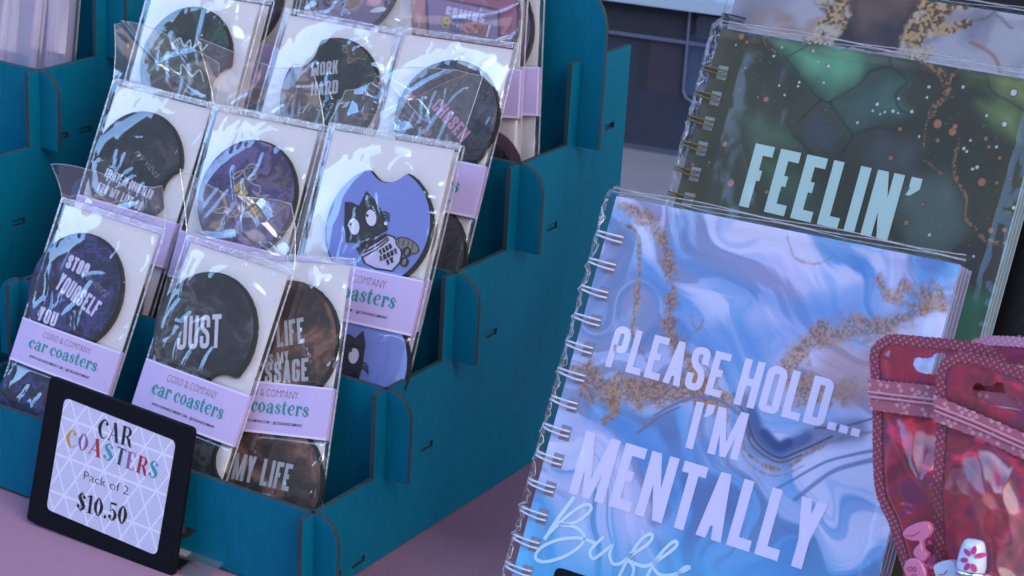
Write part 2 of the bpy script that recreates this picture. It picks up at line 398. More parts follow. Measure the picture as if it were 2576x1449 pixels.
# fat display serif (variable-width strokes); coordinates in x-height / cap-height units
def vs(*P, closed=False):
    Q = catmull(P, 6, closed)
    if closed: Q = Q + [Q[0]]
    return stroke_pts([q[:2] for q in Q], [max(q[2], .02) for q in Q], False)
def disc(x, y, r):
    a = [np.array((x + r * math.cos(q), y + r * math.sin(q))) for q in np.linspace(0, math.pi, 9)]
    b = [np.array((x + r * math.cos(q), y - r * math.sin(q))) for q in np.linspace(0, math.pi, 9)]
    return (a, b)
def bar(x0, y0, x1, y1, wd): return stroke_pts([(x0, y0), (x1, y1)], wd, False)
FAT = {
 'c': (.80, lambda: [vs((.70, .80, .10), (.45, .96, .10), (.16, .5, .30), (.45, .04, .12), (.76, .24, .05)), disc(.66, .74, .13)]),
 'a': (.92, lambda: [vs((.2, .78, .1), (.42, .96, .10), (.66, .74, .26), (.66, .12, .27), (.88, .05, .08)), vs((.66, .58, .08), (.38, .52, .12), (.15, .26, .25), (.36, .04, .12), (.64, .22, .08)), disc(.2, .74, .12)]),
 'r': (.78, lambda: [bar(.25, 0, .25, .97, .27), bar(.02, .03, .5, .03, .06), bar(.02, .94, .3, .94, .07), vs((.3, .6, .06), (.5, .93, .12), (.68, .84, .16)), disc(.66, .78, .14)]),
 'o': (.90, lambda: [vs((.15, .5, .29), (.44, .97, .09), (.74, .5, .29), (.44, .03, .09), closed=True)]),
 's': (.74, lambda: [vs((.64, .76, .08), (.40, .95, .10), (.18, .72, .22), (.38, .52, .26), (.58, .27, .22), (.34, .05, .10), (.08, .22, .08)), disc(.60, .74, .10), disc(.12, .25, .11)]),
 't': (.62, lambda: [vs((.32, 1.32, .10), (.26, .95, .25), (.26, .25, .27), (.40, .04, .12), (.60, .18, .05)), bar(.0, .93, .58, .93, .09)]),
 'e': (.84, lambda: [vs((.2, .5, .07), (.5, .54, .08), (.70, .60, .10), (.66, .84, .20), (.44, .96, .10), (.15, .5, .29), (.44, .04, .12), (.78, .24, .05))]),
 'C': (.74, lambda: [vs((.66, .76, .06), (.52, .96, .06), (.30, .9, .12), (.13, .5, .24), (.30, .08, .12), (.52, .03, .05), (.70, .2, .03)), disc(.60, .80, .10)]),
 'A': (.80, lambda: [bar(.05, 0, .40, .97, .05), bar(.62, 0, .36, 1.0, .20), bar(.16, .32, .55, .32, .05), bar(-.03, .02, .16, .02, .04), bar(.46, .02, .78, .02, .04)]),
 'R': (.82, lambda: [bar(.2, 0, .2, 1, .2), bar(.03, .02, .38, .02, .04), bar(.05, .98, .3, .98, .05), vs((.28, .97, .05), (.5, .95, .08), (.62, .74, .20), (.5, .52, .08), (.28, .5, .05)), vs((.4, .5, .08), (.58, .3, .20), (.70, .05, .14), (.82, .02, .03))]),
 'O': (.86, lambda: [vs((.13, .5, .23), (.42, .98, .05), (.71, .5, .23), (.42, .02, .05), closed=True)]),
 'S': (.64, lambda: [vs((.52, .80, .06), (.34, .97, .06), (.16, .76, .17), (.32, .54, .22), (.5, .26, .18), (.30, .03, .06), (.08, .2, .06)), disc(.49, .81, .08), disc(.12, .2, .09)]),
 'T': (.70, lambda: [bar(.34, 0, .34, .96, .2), bar(.02, .97, .66, .97, .06), bar(.03, .88, .07, 1, .05), bar(.65, .88, .61, 1, .05), bar(.18, .02, .5, .02, .04)]),
 'E': (.66, lambda: [bar(.2, 0, .2, 1, .2), bar(.04, .02, .58, .02, .05), bar(.04, .98, .56, .98, .05), bar(.25, .5, .44, .5, .05), bar(.55, .0, .58, .24, .05), bar(.53, 1, .56, .78, .05)]),
 '$': (.70, lambda: [vs((.56, .78, .06), (.36, .97, .06), (.18, .76, .20), (.34, .54, .26), (.54, .26, .22), (.33, .03, .06), (.1, .2, .06)), disc(.52, .78, .10), disc(.14, .22, .11), bar(.35, -.1, .35, 1.1, .035)]),
 '1': (.50, lambda: [bar(.28, 0, .28, 1, .22), bar(.08, .02, .48, .02, .04), bar(.04, .86, .24, .98, .06)]),
 '0': (.74, lambda: [vs((.13, .5, .25), (.36, .98, .06), (.59, .5, .25), (.36, .02, .06), closed=True)]),
 '5': (.66, lambda: [bar(.12, .94, .56, .94, .12), bar(.13, .5, .13, .98, .04), vs((.13, .52, .04), (.36, .62, .08), (.54, .32, .24), (.34, .03, .07), (.1, .18, .06)), disc(.14, .2, .11)]),
 '.': (.28, lambda: [disc(.13, .09, .1)]),
}
def fat_line(s, gap=.05, track=None):
    x = 0; o = []; starts = []
    for ch in s:
        if ch == ' ': x += .38; continue
        wv, g = FAT[ch]; starts.append(len(o))
        o += [([p + (x, 0) for p in A], [p + (x, 0) for p in B]) for A, B in g()]; x += wv + gap
    return o, x - gap
def place(strips, width, p0, p1, h, sx=None, shear=0.0):
    """fit a line of lettering on the baseline p0 -> p1 with cap height h"""
    p0, p1 = np.asarray(p0, float), np.asarray(p1, float); L_ = np.linalg.norm(p1 - p0); X = (p1 - p0) / L_; Y = np.array([-X[1], X[0]])
    k = sx or L_ / width
    T = lambda p: p0 + X * (p[0] * k + p[1] * h * shear) + Y * p[1] * h
    return [([T(p) for p in A], [T(p) for p in B]) for A, B in strips]
def letter_obj(name, strips, z, mat, parent):
    b = MB()
    for i, (A, B) in enumerate(strips):
        zz_ = z + STEP * (i % 4)
        b.strip([(p[0], p[1], zz_) for p in A], [(p[0], p[1], zz_) for p in B])
    return b.build(name, mat, parent)
def font_mesh(s, size=1.0, shear=0.0, off=0.0, res=2):
    cu = bpy.data.curves.new("t", 'FONT'); cu.body = s; cu.size = size; cu.shear = shear; cu.offset = off; cu.resolution_u = res; cu.fill_mode = 'FRONT'
    t = bpy.data.objects.new("t", cu); me = bpy.data.meshes.new_from_object(t)
    bpy.data.objects.remove(t); bpy.data.curves.remove(cu); me.materials.clear(); return me
def font_obj(name, s, p0, p1, h, z, mat, parent, shear=0.0, off=0.0):
    me = font_mesh(s, 1.0, shear, off); co = np.array([v.co[:] for v in me.vertices])
    x0, x1 = co[:, 0].min(), co[:, 0].max(); p0, p1 = np.asarray(p0, float), np.asarray(p1, float)
    L_ = np.linalg.norm(p1 - p0); X = (p1 - p0) / L_; Y = np.array([-X[1], X[0]]); k = L_ / (x1 - x0); hy = h / .73
    out_ = [(*(p0 + X * (c[0] - x0) * k + Y * c[1] * hy), z) for c in co]
    me.vertices.foreach_set("co", np.array(out_, float).ravel()); me.update()
    return link(name, me, mat, parent)

# ================================================================== SETTING
def cloth_mat():
    n = NT("lilac_tablecloth"); c = n.coord()
    f = n.noise(c, 5, 4); g = n.noise(c, 1400, 3)
    col = n.mix(f, (.33, .18, .26), (.38, .22, .30)); col = n.mix(n.math('MULTIPLY', g, .35), col, (.22, .115, .18))
    wv = n.noise(n.coord(1, sc3=(1, .25, 1)), 900, 2); return n.pbr(n.mix(n.math('MULTIPLY', wv, .4), col, (.24, .13, .20)), .9, 0, n.bump(n.math('ADD', wv, n.math('MULTIPLY', f, 3.0)), .6, .0008), .2)
b = MB(); nx = 60
X = np.linspace(-2.2, 2.0, nx); Y = np.linspace(-.9, 2.6, nx)
GX, GY = np.meshgrid(X, Y)
b.v = [(x, y, -.0008 + 0.0006 * float(math.sin(x * 9 + y * 4))) for x, y in zip(GX.ravel(), GY.ravel())]
for i in range(nx - 1):
    for j in range(nx - 1): b.f.append([i * nx + j, i * nx + j + 1, (i + 1) * nx + j + 1, (i + 1) * nx + j]); b.mi.append(0)
tag(b.build("table_top", cloth_mat(), None, True), "lilac cloth covered table top under the whole display", "table", kind="structure")

m = MB(); m.box((-1.6, .43, .0012), (1.8, 2.4, .004)); tag(m.build("shade_sheet", plain("shaded_cloth_grey", (.17, .17, .20), .7, scale=20), None), "grey sheet added for the shaded cloth behind the rack", "table", kind="structure")  # added sheet; its grey stands for tablecloth in shade
# ================================================================== DISPLAY RACKS
H, DY, DZ, SS, YB, W, EAR, TH = .0495, .0604, .0471, .0094, .3012, .259, .0147, .003
def zt(k): return H + k * DZ
def make_rack():
    root = empty("display_rack", Matrix.Translation((-W / 2, 0, 0)))
    # side panels: stepped outline in (y,z), local x=y, local y=z
    prof = [(-SS, 0), (-SS, zt(0))]
    for k in range(1, 5): prof += [(k * DY - SS, zt(k - 1)), (k * DY - SS, zt(k))]
    prof += [(YB, zt(4)), (YB, 0)]
    holes = []
    for k in range(5):
        z = .0065 if k == 0 else zt(k - 1) + .0015
        for y0, y1 in ((.013, .0245), (.0345, .0455)):
            holes.append([(k * DY + y0, z - .0018), (k * DY + y1, z - .0018), (k * DY + y1, z + .0018), (k * DY + y0, z + .0018)])
    M = Matrix(((0, 0, 1, 0), (1, 0, 0, 0), (0, 1, 0, 0), (0, 0, 0, 1)))     # local (y,z,thickness) -> (x,y,z)
    for x in (W / 2 - TH / 2, -W / 2 + TH / 2):
        o = board("side_panel", prof[::-1], [h[::-1] for h in holes], TH, root); o.matrix_local = Matrix.Translation((x, 0, 0)) @ M
    Mx = Matrix(((1, 0, 0, 0), (0, 0, -1, 0), (0, 1, 0, 0), (0, 0, 0, 1)))    # local (x,z,thickness) -> faces -y
    hw = W / 2
    for k in range(4):
        z1 = zt(k); zb = zt(k - 1) - .002 if k else 0.0005; r = .0140; e = hw + EAR
        P = [(e, zb)] + arc(e - r, z1 - r, r, 0, 90) + arc(-e + r, z1 - r, r, 90, 180) + [(-e, zb)]
        if k: P += [(-hw + TH, zb), (-hw + TH, .001), (hw - TH, .001), (hw - TH, zb)]
        o = board("front_panel", P, [], TH, root); o.matrix_local = Matrix.Translation((0, k * DY + TH / 2, 0)) @ Mx
    e = hw + EAR; zb, z1, r = zt(3) - .002, .284, .028
    P = [(e, zb)] + arc(e - r, z1 - r, r, 0, 90, 14) + arc(-e + r, z1 - r, r, 90, 180, 14) + [(-e, zb), (-hw + TH, zb), (-hw + TH, .001), (hw - TH, .001), (hw - TH, zb)]
    o = board("back_panel", P, [], TH, root); o.matrix_local = Matrix.Translation((0, 4 * DY + TH / 2, 0)) @ Mx
    for k in range(4):
        z = .0065 if k == 0 else zt(k - 1) + .0015
        m = MB(); m.box((-hw + TH, k * DY + TH + .0003, z - .0015), (hw - TH, (k + 1) * DY - .0003, z + .0015))
        for sx in (-1, 1):
            for y0, y1 in ((.0135, .024), (.035, .045)):
                xa, xb = sorted((sx * (hw - TH), sx * (hw - .0012))); m.box((xa, k * DY + y0, z - .0012), (xb, k * DY + y1, z + .0009))
        m.build("shelf", [TEAL], root)
    return root
def copy_tree(o, parent=None):
    c = o.copy(); COL.objects.link(c)
    if parent: c.parent = parent
    for ch in list(o.children): copy_tree(ch, c)
    return c
rack = make_rack()
tag(rack, "teal stepped display rack holding the packs of car coasters", "display rack", "teal stepped display racks")
rack2 = copy_tree(rack); rack2.location = (-W / 2 - .329, -.028, 0)
tag(rack2, "teal stepped rack holding white cards, mostly cut off at the edge of the photo", "display rack")

# ================================================================== COASTER PACKS
A_, B_, C_ = {}, {}, {}
ART = {
 'indigo': marble("indigo_marble_print", [(.3, (.006, .006, .02)), (.48, (.02, .018, .075)), (.56, (.05, .045, .20)), (.66, (.012, .012, .035))], 3),
 'charcoal': marble("charcoal_marble_print", [(.32, (.012, .012, .014)), (.5, (.03, .03, .033)), (.6, (.10, .095, .10)), (.7, (.02, .018, .02))], 7, 18),
 'brown': marble("brown_marble_print", [(.3, (.02, .012, .01)), (.46, (.07, .03, .02)), (.56, (.17, .075, .045)), (.64, (.24, .11, .08)), (.72, (.04, .03, .03))], 11, 18),
 'black': marble("black_marble_print", [(.3, (.006, .006, .008)), (.55, (.02, .02, .022)), (.7, (.055, .05, .05))], 17),
 'purple': marble("purple_marble_print", [(.3, (.035, .02, .03)), (.45, (.07, .05, .16)), (.55, (.13, .10, .26)), (.63, (.14, .09, .09)), (.72, (.05, .03, .10))], 23, 22, 2.2),
 'sky': plain("periwinkle_print", (.22, .28, .66), .4, var=.08, scale=60),
 'olive': marble("dark_olive_marble_print", [(.3, (.012, .014, .012)), (.5, (.03, .034, .03)), (.62, (.055, .055, .05)), (.72, (.10, .07, .05))], 29, 20, 1.4, speck=(.22, .16, .08)),
 'slate': marble("slate_blue_marble_print", [(.3, (.012, .014, .02)), (.45, (.035, .04, .06)), (.55, (.07, .065, .085)), (.63, (.02, .02, .03)), (.72, (.10, .08, .09))], 31, 24, 2.4),
 'green': marble("dark_green_marble_print", [(.3, (.012, .014, .012)), (.48, (.03, .036, .02)), (.58, (.035, .09, .05)), (.68, (.015, .02, .014))], 37, 26),
 'pink': plain("pink_print", (.38, .10, .20), .4, var=.06, scale=60),
 'mauve': plain("mauve_print", (.22, .16, .30), .4, var=.1, scale=60),
}
def coaster_outline(r, notch, seed, jit):
    rs = np.random.RandomState(seed); n = 420; na = None if notch is None else math.radians(notch)
    th = np.linspace(0, 2 * math.pi, n, endpoint=False) + (0 if na is None else na + math.pi); R_ = np.full(n, r)
    if na is not None:                        # rounded thumb notch: a circle bitten out of the rim
        d, nr = r + .0050, .0135; dl = th - na - 2 * math.pi * np.round((th - na) / (2 * math.pi)); q = nr ** 2 - (d * np.sin(dl)) ** 2
        bite = np.where((q > 0) & (np.abs(dl) < 1), d * np.cos(dl) - np.sqrt(np.maximum(q, 0)), r); R_ = np.minimum(r, bite)
        P = np.stack([R_ * np.cos(th), R_ * np.sin(th)], -1)
        for _ in range(7): P = np.where((np.abs(dl) < .55)[:, None], (np.roll(P, 1, 0) + P + np.roll(P, -1, 0)) / 3, P)
    else: P = np.stack([R_ * np.cos(th), R_ * np.sin(th)], -1)
    return [tuple(p) for p in P + rs.randn(n, 2) * jit]
def make_coaster(root, c, art, notch, seed, z, rot=0):
    r = .0330
    m = MB(); m.prism([(c[0] + x, c[1] + y) for x, y in coaster_outline(r, notch, seed, .00010)], z, z + .0024)
    o = m.build("coaster", BLACK_RUB, root)
    m = MB(); m.poly([(c[0] + x * .968 - .0006, c[1] + y * .968 + .0004, z + .0026) for x, y in coaster_outline(r, notch, seed, .0)])
    f = m.build("printed_face", ART[art], o)
    return o
def creases(U, V, segs):
    """sum of sharp tent-shaped folds: (x0, y0, x1, y1, bow, half-width, height)"""
    Z = 0 * U
    for x0, y0, x1, y1, bow, wv, h in segs:
        mx, my = (x0 + x1) / 2 - (y1 - y0) * bow, (y0 + y1) / 2 + (x1 - x0) * bow
        t = np.linspace(0, 1, 9); P = [((1 - q) ** 2 * x0 + 2 * q * (1 - q) * mx + q * q * x1, (1 - q) ** 2 * y0 + 2 * q * (1 - q) * my + q * q * y1) for q in t]
        d = segdist(U, V, P); Z = Z + h * np.clip(1 - d / wv, 0, 1) ** 1.3
    return Z
def film_grid(u0, u1, v0, v1, coasters, seed, step=.0011, amp=.0011):
    nu, nv = int((u1 - u0) / step) + 1, int((v1 - v0) / step) + 1
    U, V = np.meshgrid(np.linspace(u0, u1, nu), np.linspace(v0, v1, nv))
    Z = np.full(U.shape, .0010); rs = np.random.RandomState(seed); segs = []
    wob = (fbm(U * 45, V * 45, seed + 2, 2) - .5) * .010
    for c in coasters:
        d = np.hypot(U - c[0], V - c[1]) + wob; Z = np.maximum(Z, .0010 + .0024 * (1 - sstep(.026, .050, d)))
        for i in range(10):                    # long folds draped over the lower left of the coaster
            a = math.radians(rs.uniform(-125, -60) if rs.rand() < .8 else rs.uniform(0, 360)); x, y = c[0] + rs.uniform(-.024, .012), c[1] + rs.uniform(-.012, .016); q = rs.uniform(.012, .030)
            segs.append((x, y, x + q * math.cos(a), y + q * math.sin(a), rs.uniform(-.25, .25), rs.uniform(.0012, .0027), rs.uniform(.0003, .0008)))
        for i in range(5):
            a = math.radians(rs.uniform(20, 160)); x, y = c[0] + .030 * math.cos(a), c[1] + .032 * math.sin(a); q = rs.uniform(.006, .016); b_ = a + rs.uniform(-1.2, 1.2)
            segs.append((x, y, x + q * math.cos(b_), y + q * math.sin(b_), rs.uniform(-.4, .4), rs.uniform(.0012, .0030), rs.uniform(.00015, .0004)))
    for i in range(5):
        x, y = rs.uniform(u0 + .004, u1 - .004), v1 - rs.uniform(.003, .020); a = rs.uniform(0, 3.1); q = rs.uniform(.004, .014)
        segs.append((x, y, x + q * math.cos(a), y - q * math.sin(a) * .6, rs.uniform(-.4, .4), rs.uniform(.001, .0028), rs.uniform(.00012, .00035)))
    for s_ in (u0, u1):
        for i in range(8):
            y = rs.uniform(v0, v1); dx = (1 if s_ == u0 else -1)
            segs.append((s_ + dx * .001, y, s_ + dx * rs.uniform(.002, .006), y - rs.uniform(.006, .018), .1, .0018, rs.uniform(.0003, .0008)))
    Z = Z + creases(U, V, segs)
    edge = np.minimum(np.minimum(U - u0, u1 - U), (V - v0) * 2); Z = .0004 + (Z - .0004) * sstep(0, .004, edge)
    return U, V, Z
def grid_mesh(name, U, V, Z, mask=None):
    nv, nu = U.shape; idx = np.arange(nv * nu).reshape(nv, nu)
    F = np.stack([idx[:-1, :-1], idx[:-1, 1:], idx[1:, 1:], idx[1:, :-1]], -1).reshape(-1, 4)
    if mask is not None:
        cm = (mask[:-1, :-1] & mask[:-1, 1:] & mask[1:, 1:] & mask[1:, :-1]).ravel(); F = F[cm]
    co = np.stack([U, V, Z], -1).reshape(-1, 3)
    me = bpy.data.meshes.new(name); me.from_pydata(co.tolist(), [], F.tolist()); me.update(); return me

def flap_mesh(u0, u1, v, hgt, seed, kind):
    """open end of the sleeve standing above the card: a creased thin sheet"""
    rs = np.random.RandomState(seed); nu, nv = 80, 40
    U, T = np.meshgrid(np.linspace(0, 1, nu), np.linspace(0, 1, nv)); wd = u1 - u0
    l, r = rs.uniform(.6, 1.2), rs.uniform(.6, 1.2)
    hh = hgt * (l + (r - l) * U) * (1 + .12 * np.sin(U * 5 + seed))
    x = u0 + wd * U + .016 * rs.uniform(-1, 1) * T * (1 - .4 * U) - .006 * T * np.sin(U * 6 + seed); y = v + hh * T
    lean_ = rs.uniform(-.1, .55) * hgt
    segs = []
    for i in range(6):
        a = rs.uniform(0, 1); q = rs.uniform(0, 1)
        segs.append((a, 0 if rs.rand() < .6 else rs.rand() * .4, q, 1.0, rs.uniform(-.2, .2), rs.uniform(.05, .16), rs.uniform(-.003, .0045)))
    z = .0012 + lean_ * T ** 1.6 + .0025 * T * np.sin(U * rs.uniform(4, 9) + seed) + creases(U, T, segs) * sstep(0, .25, T)
    return grid_mesh("sleeve_flap", x, y, z)

def make_pack(key, tier, label, TL, TR, top_art, notch=None, notch2=None, off=0.0, lean=25, c1=None, c2=None, lab=None, bare=False, texts=(), seed=1, flap=.020, width=None, rot=None, two=True, kraft=False, z0=None, group="coaster packs in the stepped rack"):
    th = math.radians(lean); n = np.array([0, -math.cos(th), math.sin(th)])
    P = (np.array([0, tier * DY - .006, zt(tier)]) if tier < 4 else np.array([0, 4 * DY - .0035, .284])) + n * off
    a = hit(*TL, P, n) if TL else None; c = hit(*TR, P, n) if TR else None
    if a is None: 
        t = math.radians(rot); d = np.array([math.cos(t), math.sin(t) * math.sin(th), math.sin(t) * math.cos(th)]); a = c - d * width
    if c is None:
        t = math.radians(rot); d = np.array([math.cos(t), math.sin(t) * math.sin(th), math.sin(t) * math.cos(th)]); c = a + d * width
    v = np.array([0, math.sin(th), math.cos(th)]); d = c - a; tilt = math.degrees(math.atan2(d @ v, d[0])); wd = np.linalg.norm(d)
    F = Frame(a, 0, tilt, lean)
    floor = (.008 if tier == 1 else zt(tier - 2) + .003) + .004
    Lc = (a[2] - floor) / F.V[2] - (wd * max(0, -F.X[2])) / F.V[2] ; Lc = max(.120, min(Lc, .166))
    root = empty("coaster_pack", F.moved(wd / 2, -Lc).matrix())
    tag(root, label, "coaster pack", group)
    loc = lambda p, o=0.0: F.uv(p[0], p[1], o) + (-wd / 2, Lc)
    m = MB(); m.box((-wd / 2, 0, -.0007), (wd / 2, Lc, 0))
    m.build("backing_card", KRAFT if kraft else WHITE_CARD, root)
    p1 = loc(c1, .003) if c1 is not None else np.array([0.0, Lc - .045]); p2 = loc(c2, .003) if c2 is not None else np.array([p1[0] + .001, p1[1] - .079])
    k1 = make_coaster(root, p1, top_art, notch, seed, .0002)
    if two and p2[1] > .02: k2 = make_coaster(root, p2, top_art, notch2, seed + 1, .0002)
    # paper band round the middle
    if lab is not None: t_, b_ = loc(lab[0], .005)[1], loc(lab[1], .005)[1]
    else: t_, b_ = p1[1] - .026, p1[1] - .053
    lw = wd / 2 + .0022; zl = .0042; li = lw - .014
    m = MB(); CSX, CSZ = (-lw, -li, li, lw), (.0028, zl, zl, .0028)
    for q0, q1, dz, mi in ((b_, t_, 0, 0), (b_ + .00005, b_ + .0013, .00008, 1), (t_ - .0010, t_ - .00005, .00008, 1)):
        m.strip([(x, q1, z + dz) for x, z in zip(CSX, CSZ)], [(x, q0, z + dz) for x, z in zip(CSX, CSZ)], mi)
    m.strip([(-lw, b_, .0028), (-lw, b_, -.0012), (lw, b_, -.0012), (lw, b_, .0028)], [(-lw, t_, .0028), (-lw, t_, -.0012), (lw, t_, -.0012), (lw, t_, .0028)])
    band = m.build("paper_band", [LILAC, LILAC_EDGE], root)
    hh = t_ - b_; zz_ = zl + .00012; kx = wd / .072
    if not bare:
        S_, w_ = fat_line("car coasters"); letter_obj("title_lettering", place(S_, w_, (-.0265 * kx, b_ + hh * .40), (.0265 * kx, b_ + hh * .40), hh * .20), zz_, INK_TEAL, band)
        brand(band, b_ + hh * .72, hh * .155, kx, zz_)
        font_obj("web_lettering", "WWW.COROANDCOMPANY.COM  |  @COROANDCOMPANY", (-.0235 * kx, b_ + hh * .20), (.0235 * kx, b_ + hh * .20), .00155, zz_, INK_BLACK, band, off=.012)
    # sleeve
    cs = [p1] + ([p2] if two else [])
    lo = max(0.0, -.0)
    U, V, Z = film_grid(-wd / 2 - .0035, wd / 2 + .0035, .004, Lc + .0035, cs, seed * 7 + 3)
    inband = sstep(0, .003, np.minimum(V - b_ + .002, t_ - V + .002)); Z = Z * (1 - inband) + inband * np.minimum(Z, .0009 + .0 * Z)
    fm = link("sleeve", grid_mesh("sleeve", U, V, Z), [FILM], root, True)
    m = MB()
    for s in (-1, 1):
        uu = s * (wd / 2 + .0035); m.box((uu - .0003, .004, .0001), (uu + .0003, Lc + .003, .0008))
    m.box((-wd / 2 - .0035, Lc + .0033, .0004), (wd / 2 + .0035, Lc + .0038, .0009))
    x = -wd / 2 - .003
    rs = np.random.RandomState(seed + 77)
    while x < wd / 2 + .003:
        m.box((x, Lc + .0006, .0012), (x + .00042, Lc + .0034 + rs.rand() * .0008, .0015)); x += .00125
    m.build("sleeve_seam", FOLD, root)
    if flap:
        fo = link("sleeve_flap", flap_mesh(-wd / 2 - .0035, wd / 2 + .0035, Lc + .0038, flap, seed * 3 + 1, 0), [FLAP], root, True)
        me = fo.data; nu, nv = 80, 40; co = [me.vertices[i].co.copy() for i in range(len(me.vertices))]
        top = [co[(nv - 1) * nu + i] for i in range(nu)]; le = [co[j * nu] for j in range(nv)]; ri = [co[j * nu + nu - 1] for j in range(nv)]
        m = MB()
        for P_ in (top, le, ri): m.tube(P_, .00020, 4)
        m.build("flap_edge", FOLD, fo)
    return dict(root=root, loc=loc, F=F, wd=wd, Lc=Lc, k=k1, p1=p1, p2=p2)
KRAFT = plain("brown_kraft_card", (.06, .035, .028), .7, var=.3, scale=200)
def brand(band, y, h, kx, z):
    me = font_mesh("CORO & COMPANY", 1.0, 0, -.004, 3)
    o = font_obj("brand_lettering", "CORO & COMPANY", (-.0185 * kx, y), (.0185 * kx, y), h, z, INK_BROWN, band, off=-.012)
    m = MB(); m.poly([(-.0187 * kx, y + h * .44, z + STEP), (.0187 * kx, y + h * .44, z + STEP), (.0187 * kx, y + h * .54, z + STEP), (-.0187 * kx, y + h * .54, z + STEP)])
    m.build("brand_inline", LILAC, band)
def ctext(pk, s, p0, p1, h, mat, t=.17, z=.0030, shear=0.0, wb=.42, name="lettering"):
    S_, w_ = cond_line(s, t, wb); a, b_ = pk['loc'](p0, .004), pk['loc'](p1, .004)
    return letter_obj(name, place(S_, w_, a, b_, h * mm, shear=shear), z, mat, pk['k'])
def cscript(pk, s, p0, p1, h, mat, z=.0030):
    return font_obj("script_lettering", s, pk['loc'](p0, .004), pk['loc'](p1, .004), h * mm, z, mat, pk['k'], shear=.45, off=-.022)
def cline(pk, pts, wd, mat, z=.0030, name="script_lettering", n=5):
    Q = catmull([pk['loc'](p, .004) for p in pts], n)
    return letter_obj(name, [stroke_pts(Q, wd * mm, False)], z, mat, pk['k'])

# ---- front tier
pA = make_pack('A', 1, "clear sleeve with dark indigo coaster lettered STOP YOURSELF", (165, 515), (400, 590), 'indigo', None, None, off=.004, c1=(187, 732), c2=(95, 1035), lab=((160, 835), (125, 942)), seed=2, flap=.022)
ctext(pA, "STOP", (160, 671), (212, 698), 8.0, INK_INDIGO if 'INK_INDIGO' in globals() else INK_PALE, .2)
ctext(pA, "YOURSELF", (134, 723), (233, 800), 10.0, INK_PALE, .18)
cscript(pA, "doubting", (212, 700), (266, 748), 4.5, INK_GREY)
ctext(pA, "YOU", (88, 803), (134, 822), 8.0, INK_PALE, .18)
pC = make_pack('C', 1, "clear sleeve with brown marbled coasters lettered LIFE IS MY MESSAGE", None, (880, 668), 'brown', None, None, off=.003, width=.072, rot=9.5, c1=(716, 862), c2=(676, 1218), lab=((854, 978), (834, 1110)), seed=5, flap=0)
ctext(pC, "LIFE", (695, 874), (764, 861), 13.5, INK_GREY)
ctext(pC, "IS MY", (668, 920), (724, 910), 6.0, INK_GREY)
ctext(pC, "MESSAGE", (610, 973), (773, 957), 12.0, INK_GREY)
ctext(pC, "MY LIFE", (578, 1204), (722, 1236), 14.0, INK_GREY)
ctext(pC, "IS MY", (612, 1262), (672, 1272), 6.0, INK_GREY)
pB = make_pack('B', 1, "clear sleeve with charcoal grey coaster lettered JUST", (480, 610), (725, 690), 'charcoal', -52, 30, off=.013, c1=(512, 838), c2=(440, 1195), lab=((632, 998), (586, 1126)), seed=9, flap=.030)
ctext(pB, "JUST", (441, 880), (551, 874), 18.0, INK_WHITE, .15, shear=.0)
# ---- second tier
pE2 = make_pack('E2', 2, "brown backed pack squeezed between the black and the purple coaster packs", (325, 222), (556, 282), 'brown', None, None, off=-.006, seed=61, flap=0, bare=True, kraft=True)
pE = make_pack('E', 2, "clear sleeve with black side notched coaster printed in small white capitals", (295, 215), (530, 275), 'black', -12, None, off=.004, c1=(338, 420), lab=((200, 489), (168, 600)), seed=12, flap=.028)
ctext(pE, "BELIEVE IN GOOD PLAN", (258, 442), (376, 502), 5.5, INK_WHITE, .2)
ctext(pE, "FOR MY LIFE SO", (240, 478), (350, 530), 5.5, INK_WHITE, .2)
cscript(pE, "my vibes", (335, 385), (392, 450), 5, INK_GREY)
pF2 = make_pack('F2', 2, "pack behind the purple coaster pack with only its dark lower edge showing", (575, 282), (826, 335), 'black', None, None, off=-.004, seed=63, flap=0)
pF = make_pack('F', 2, "clear sleeve with purple marbled coaster lettered focus ON THE", (548, 280), (800, 330), 'purple', None, None, off=.006, c1=(619, 497), seed=15, flap=.028)
ctext(pF, "ON THE", (584, 470), (640, 562), 6.0, INK_GOLD, .2)
cline(pF, [(645, 415), (625, 413), (600, 440), (584, 448), (590, 435), (615, 425), (640, 418), (612, 428), (622, 452), (640, 446), (638, 437), (622, 446), (634, 462), (652, 468), (648, 487), (632, 478), (648, 492), (672, 490), (655, 500), (660, 512), (672, 520), (680, 528)], .8, plain("cream_ink", (.42, .38, .30), .5))
cline(pF, [(580, 528), (560, 520), (535, 532), (560, 535), (590, 528), (575, 545), (600, 540)], .6, INK_GOLD)
pG2 = make_pack('G2', 2, "pack tucked behind the black cat pack, only its band and card edge showing", (850, 332), (1152, 383), 'sky', None, None, off=.002, c1=(960, 575), lab=((1098, 706), (1078, 840)), seed=65, flap=0)
pG = make_pack('G', 2, "clear sleeve with blue coasters printed with a black cat in a striped jumper", (840, 327), (1142, 377), 'sky', 93, 72, off=.011, c1=(951, 571), c2=(893, 920), lab=((1092, 711), (1058, 851)), seed=18, flap=.032)
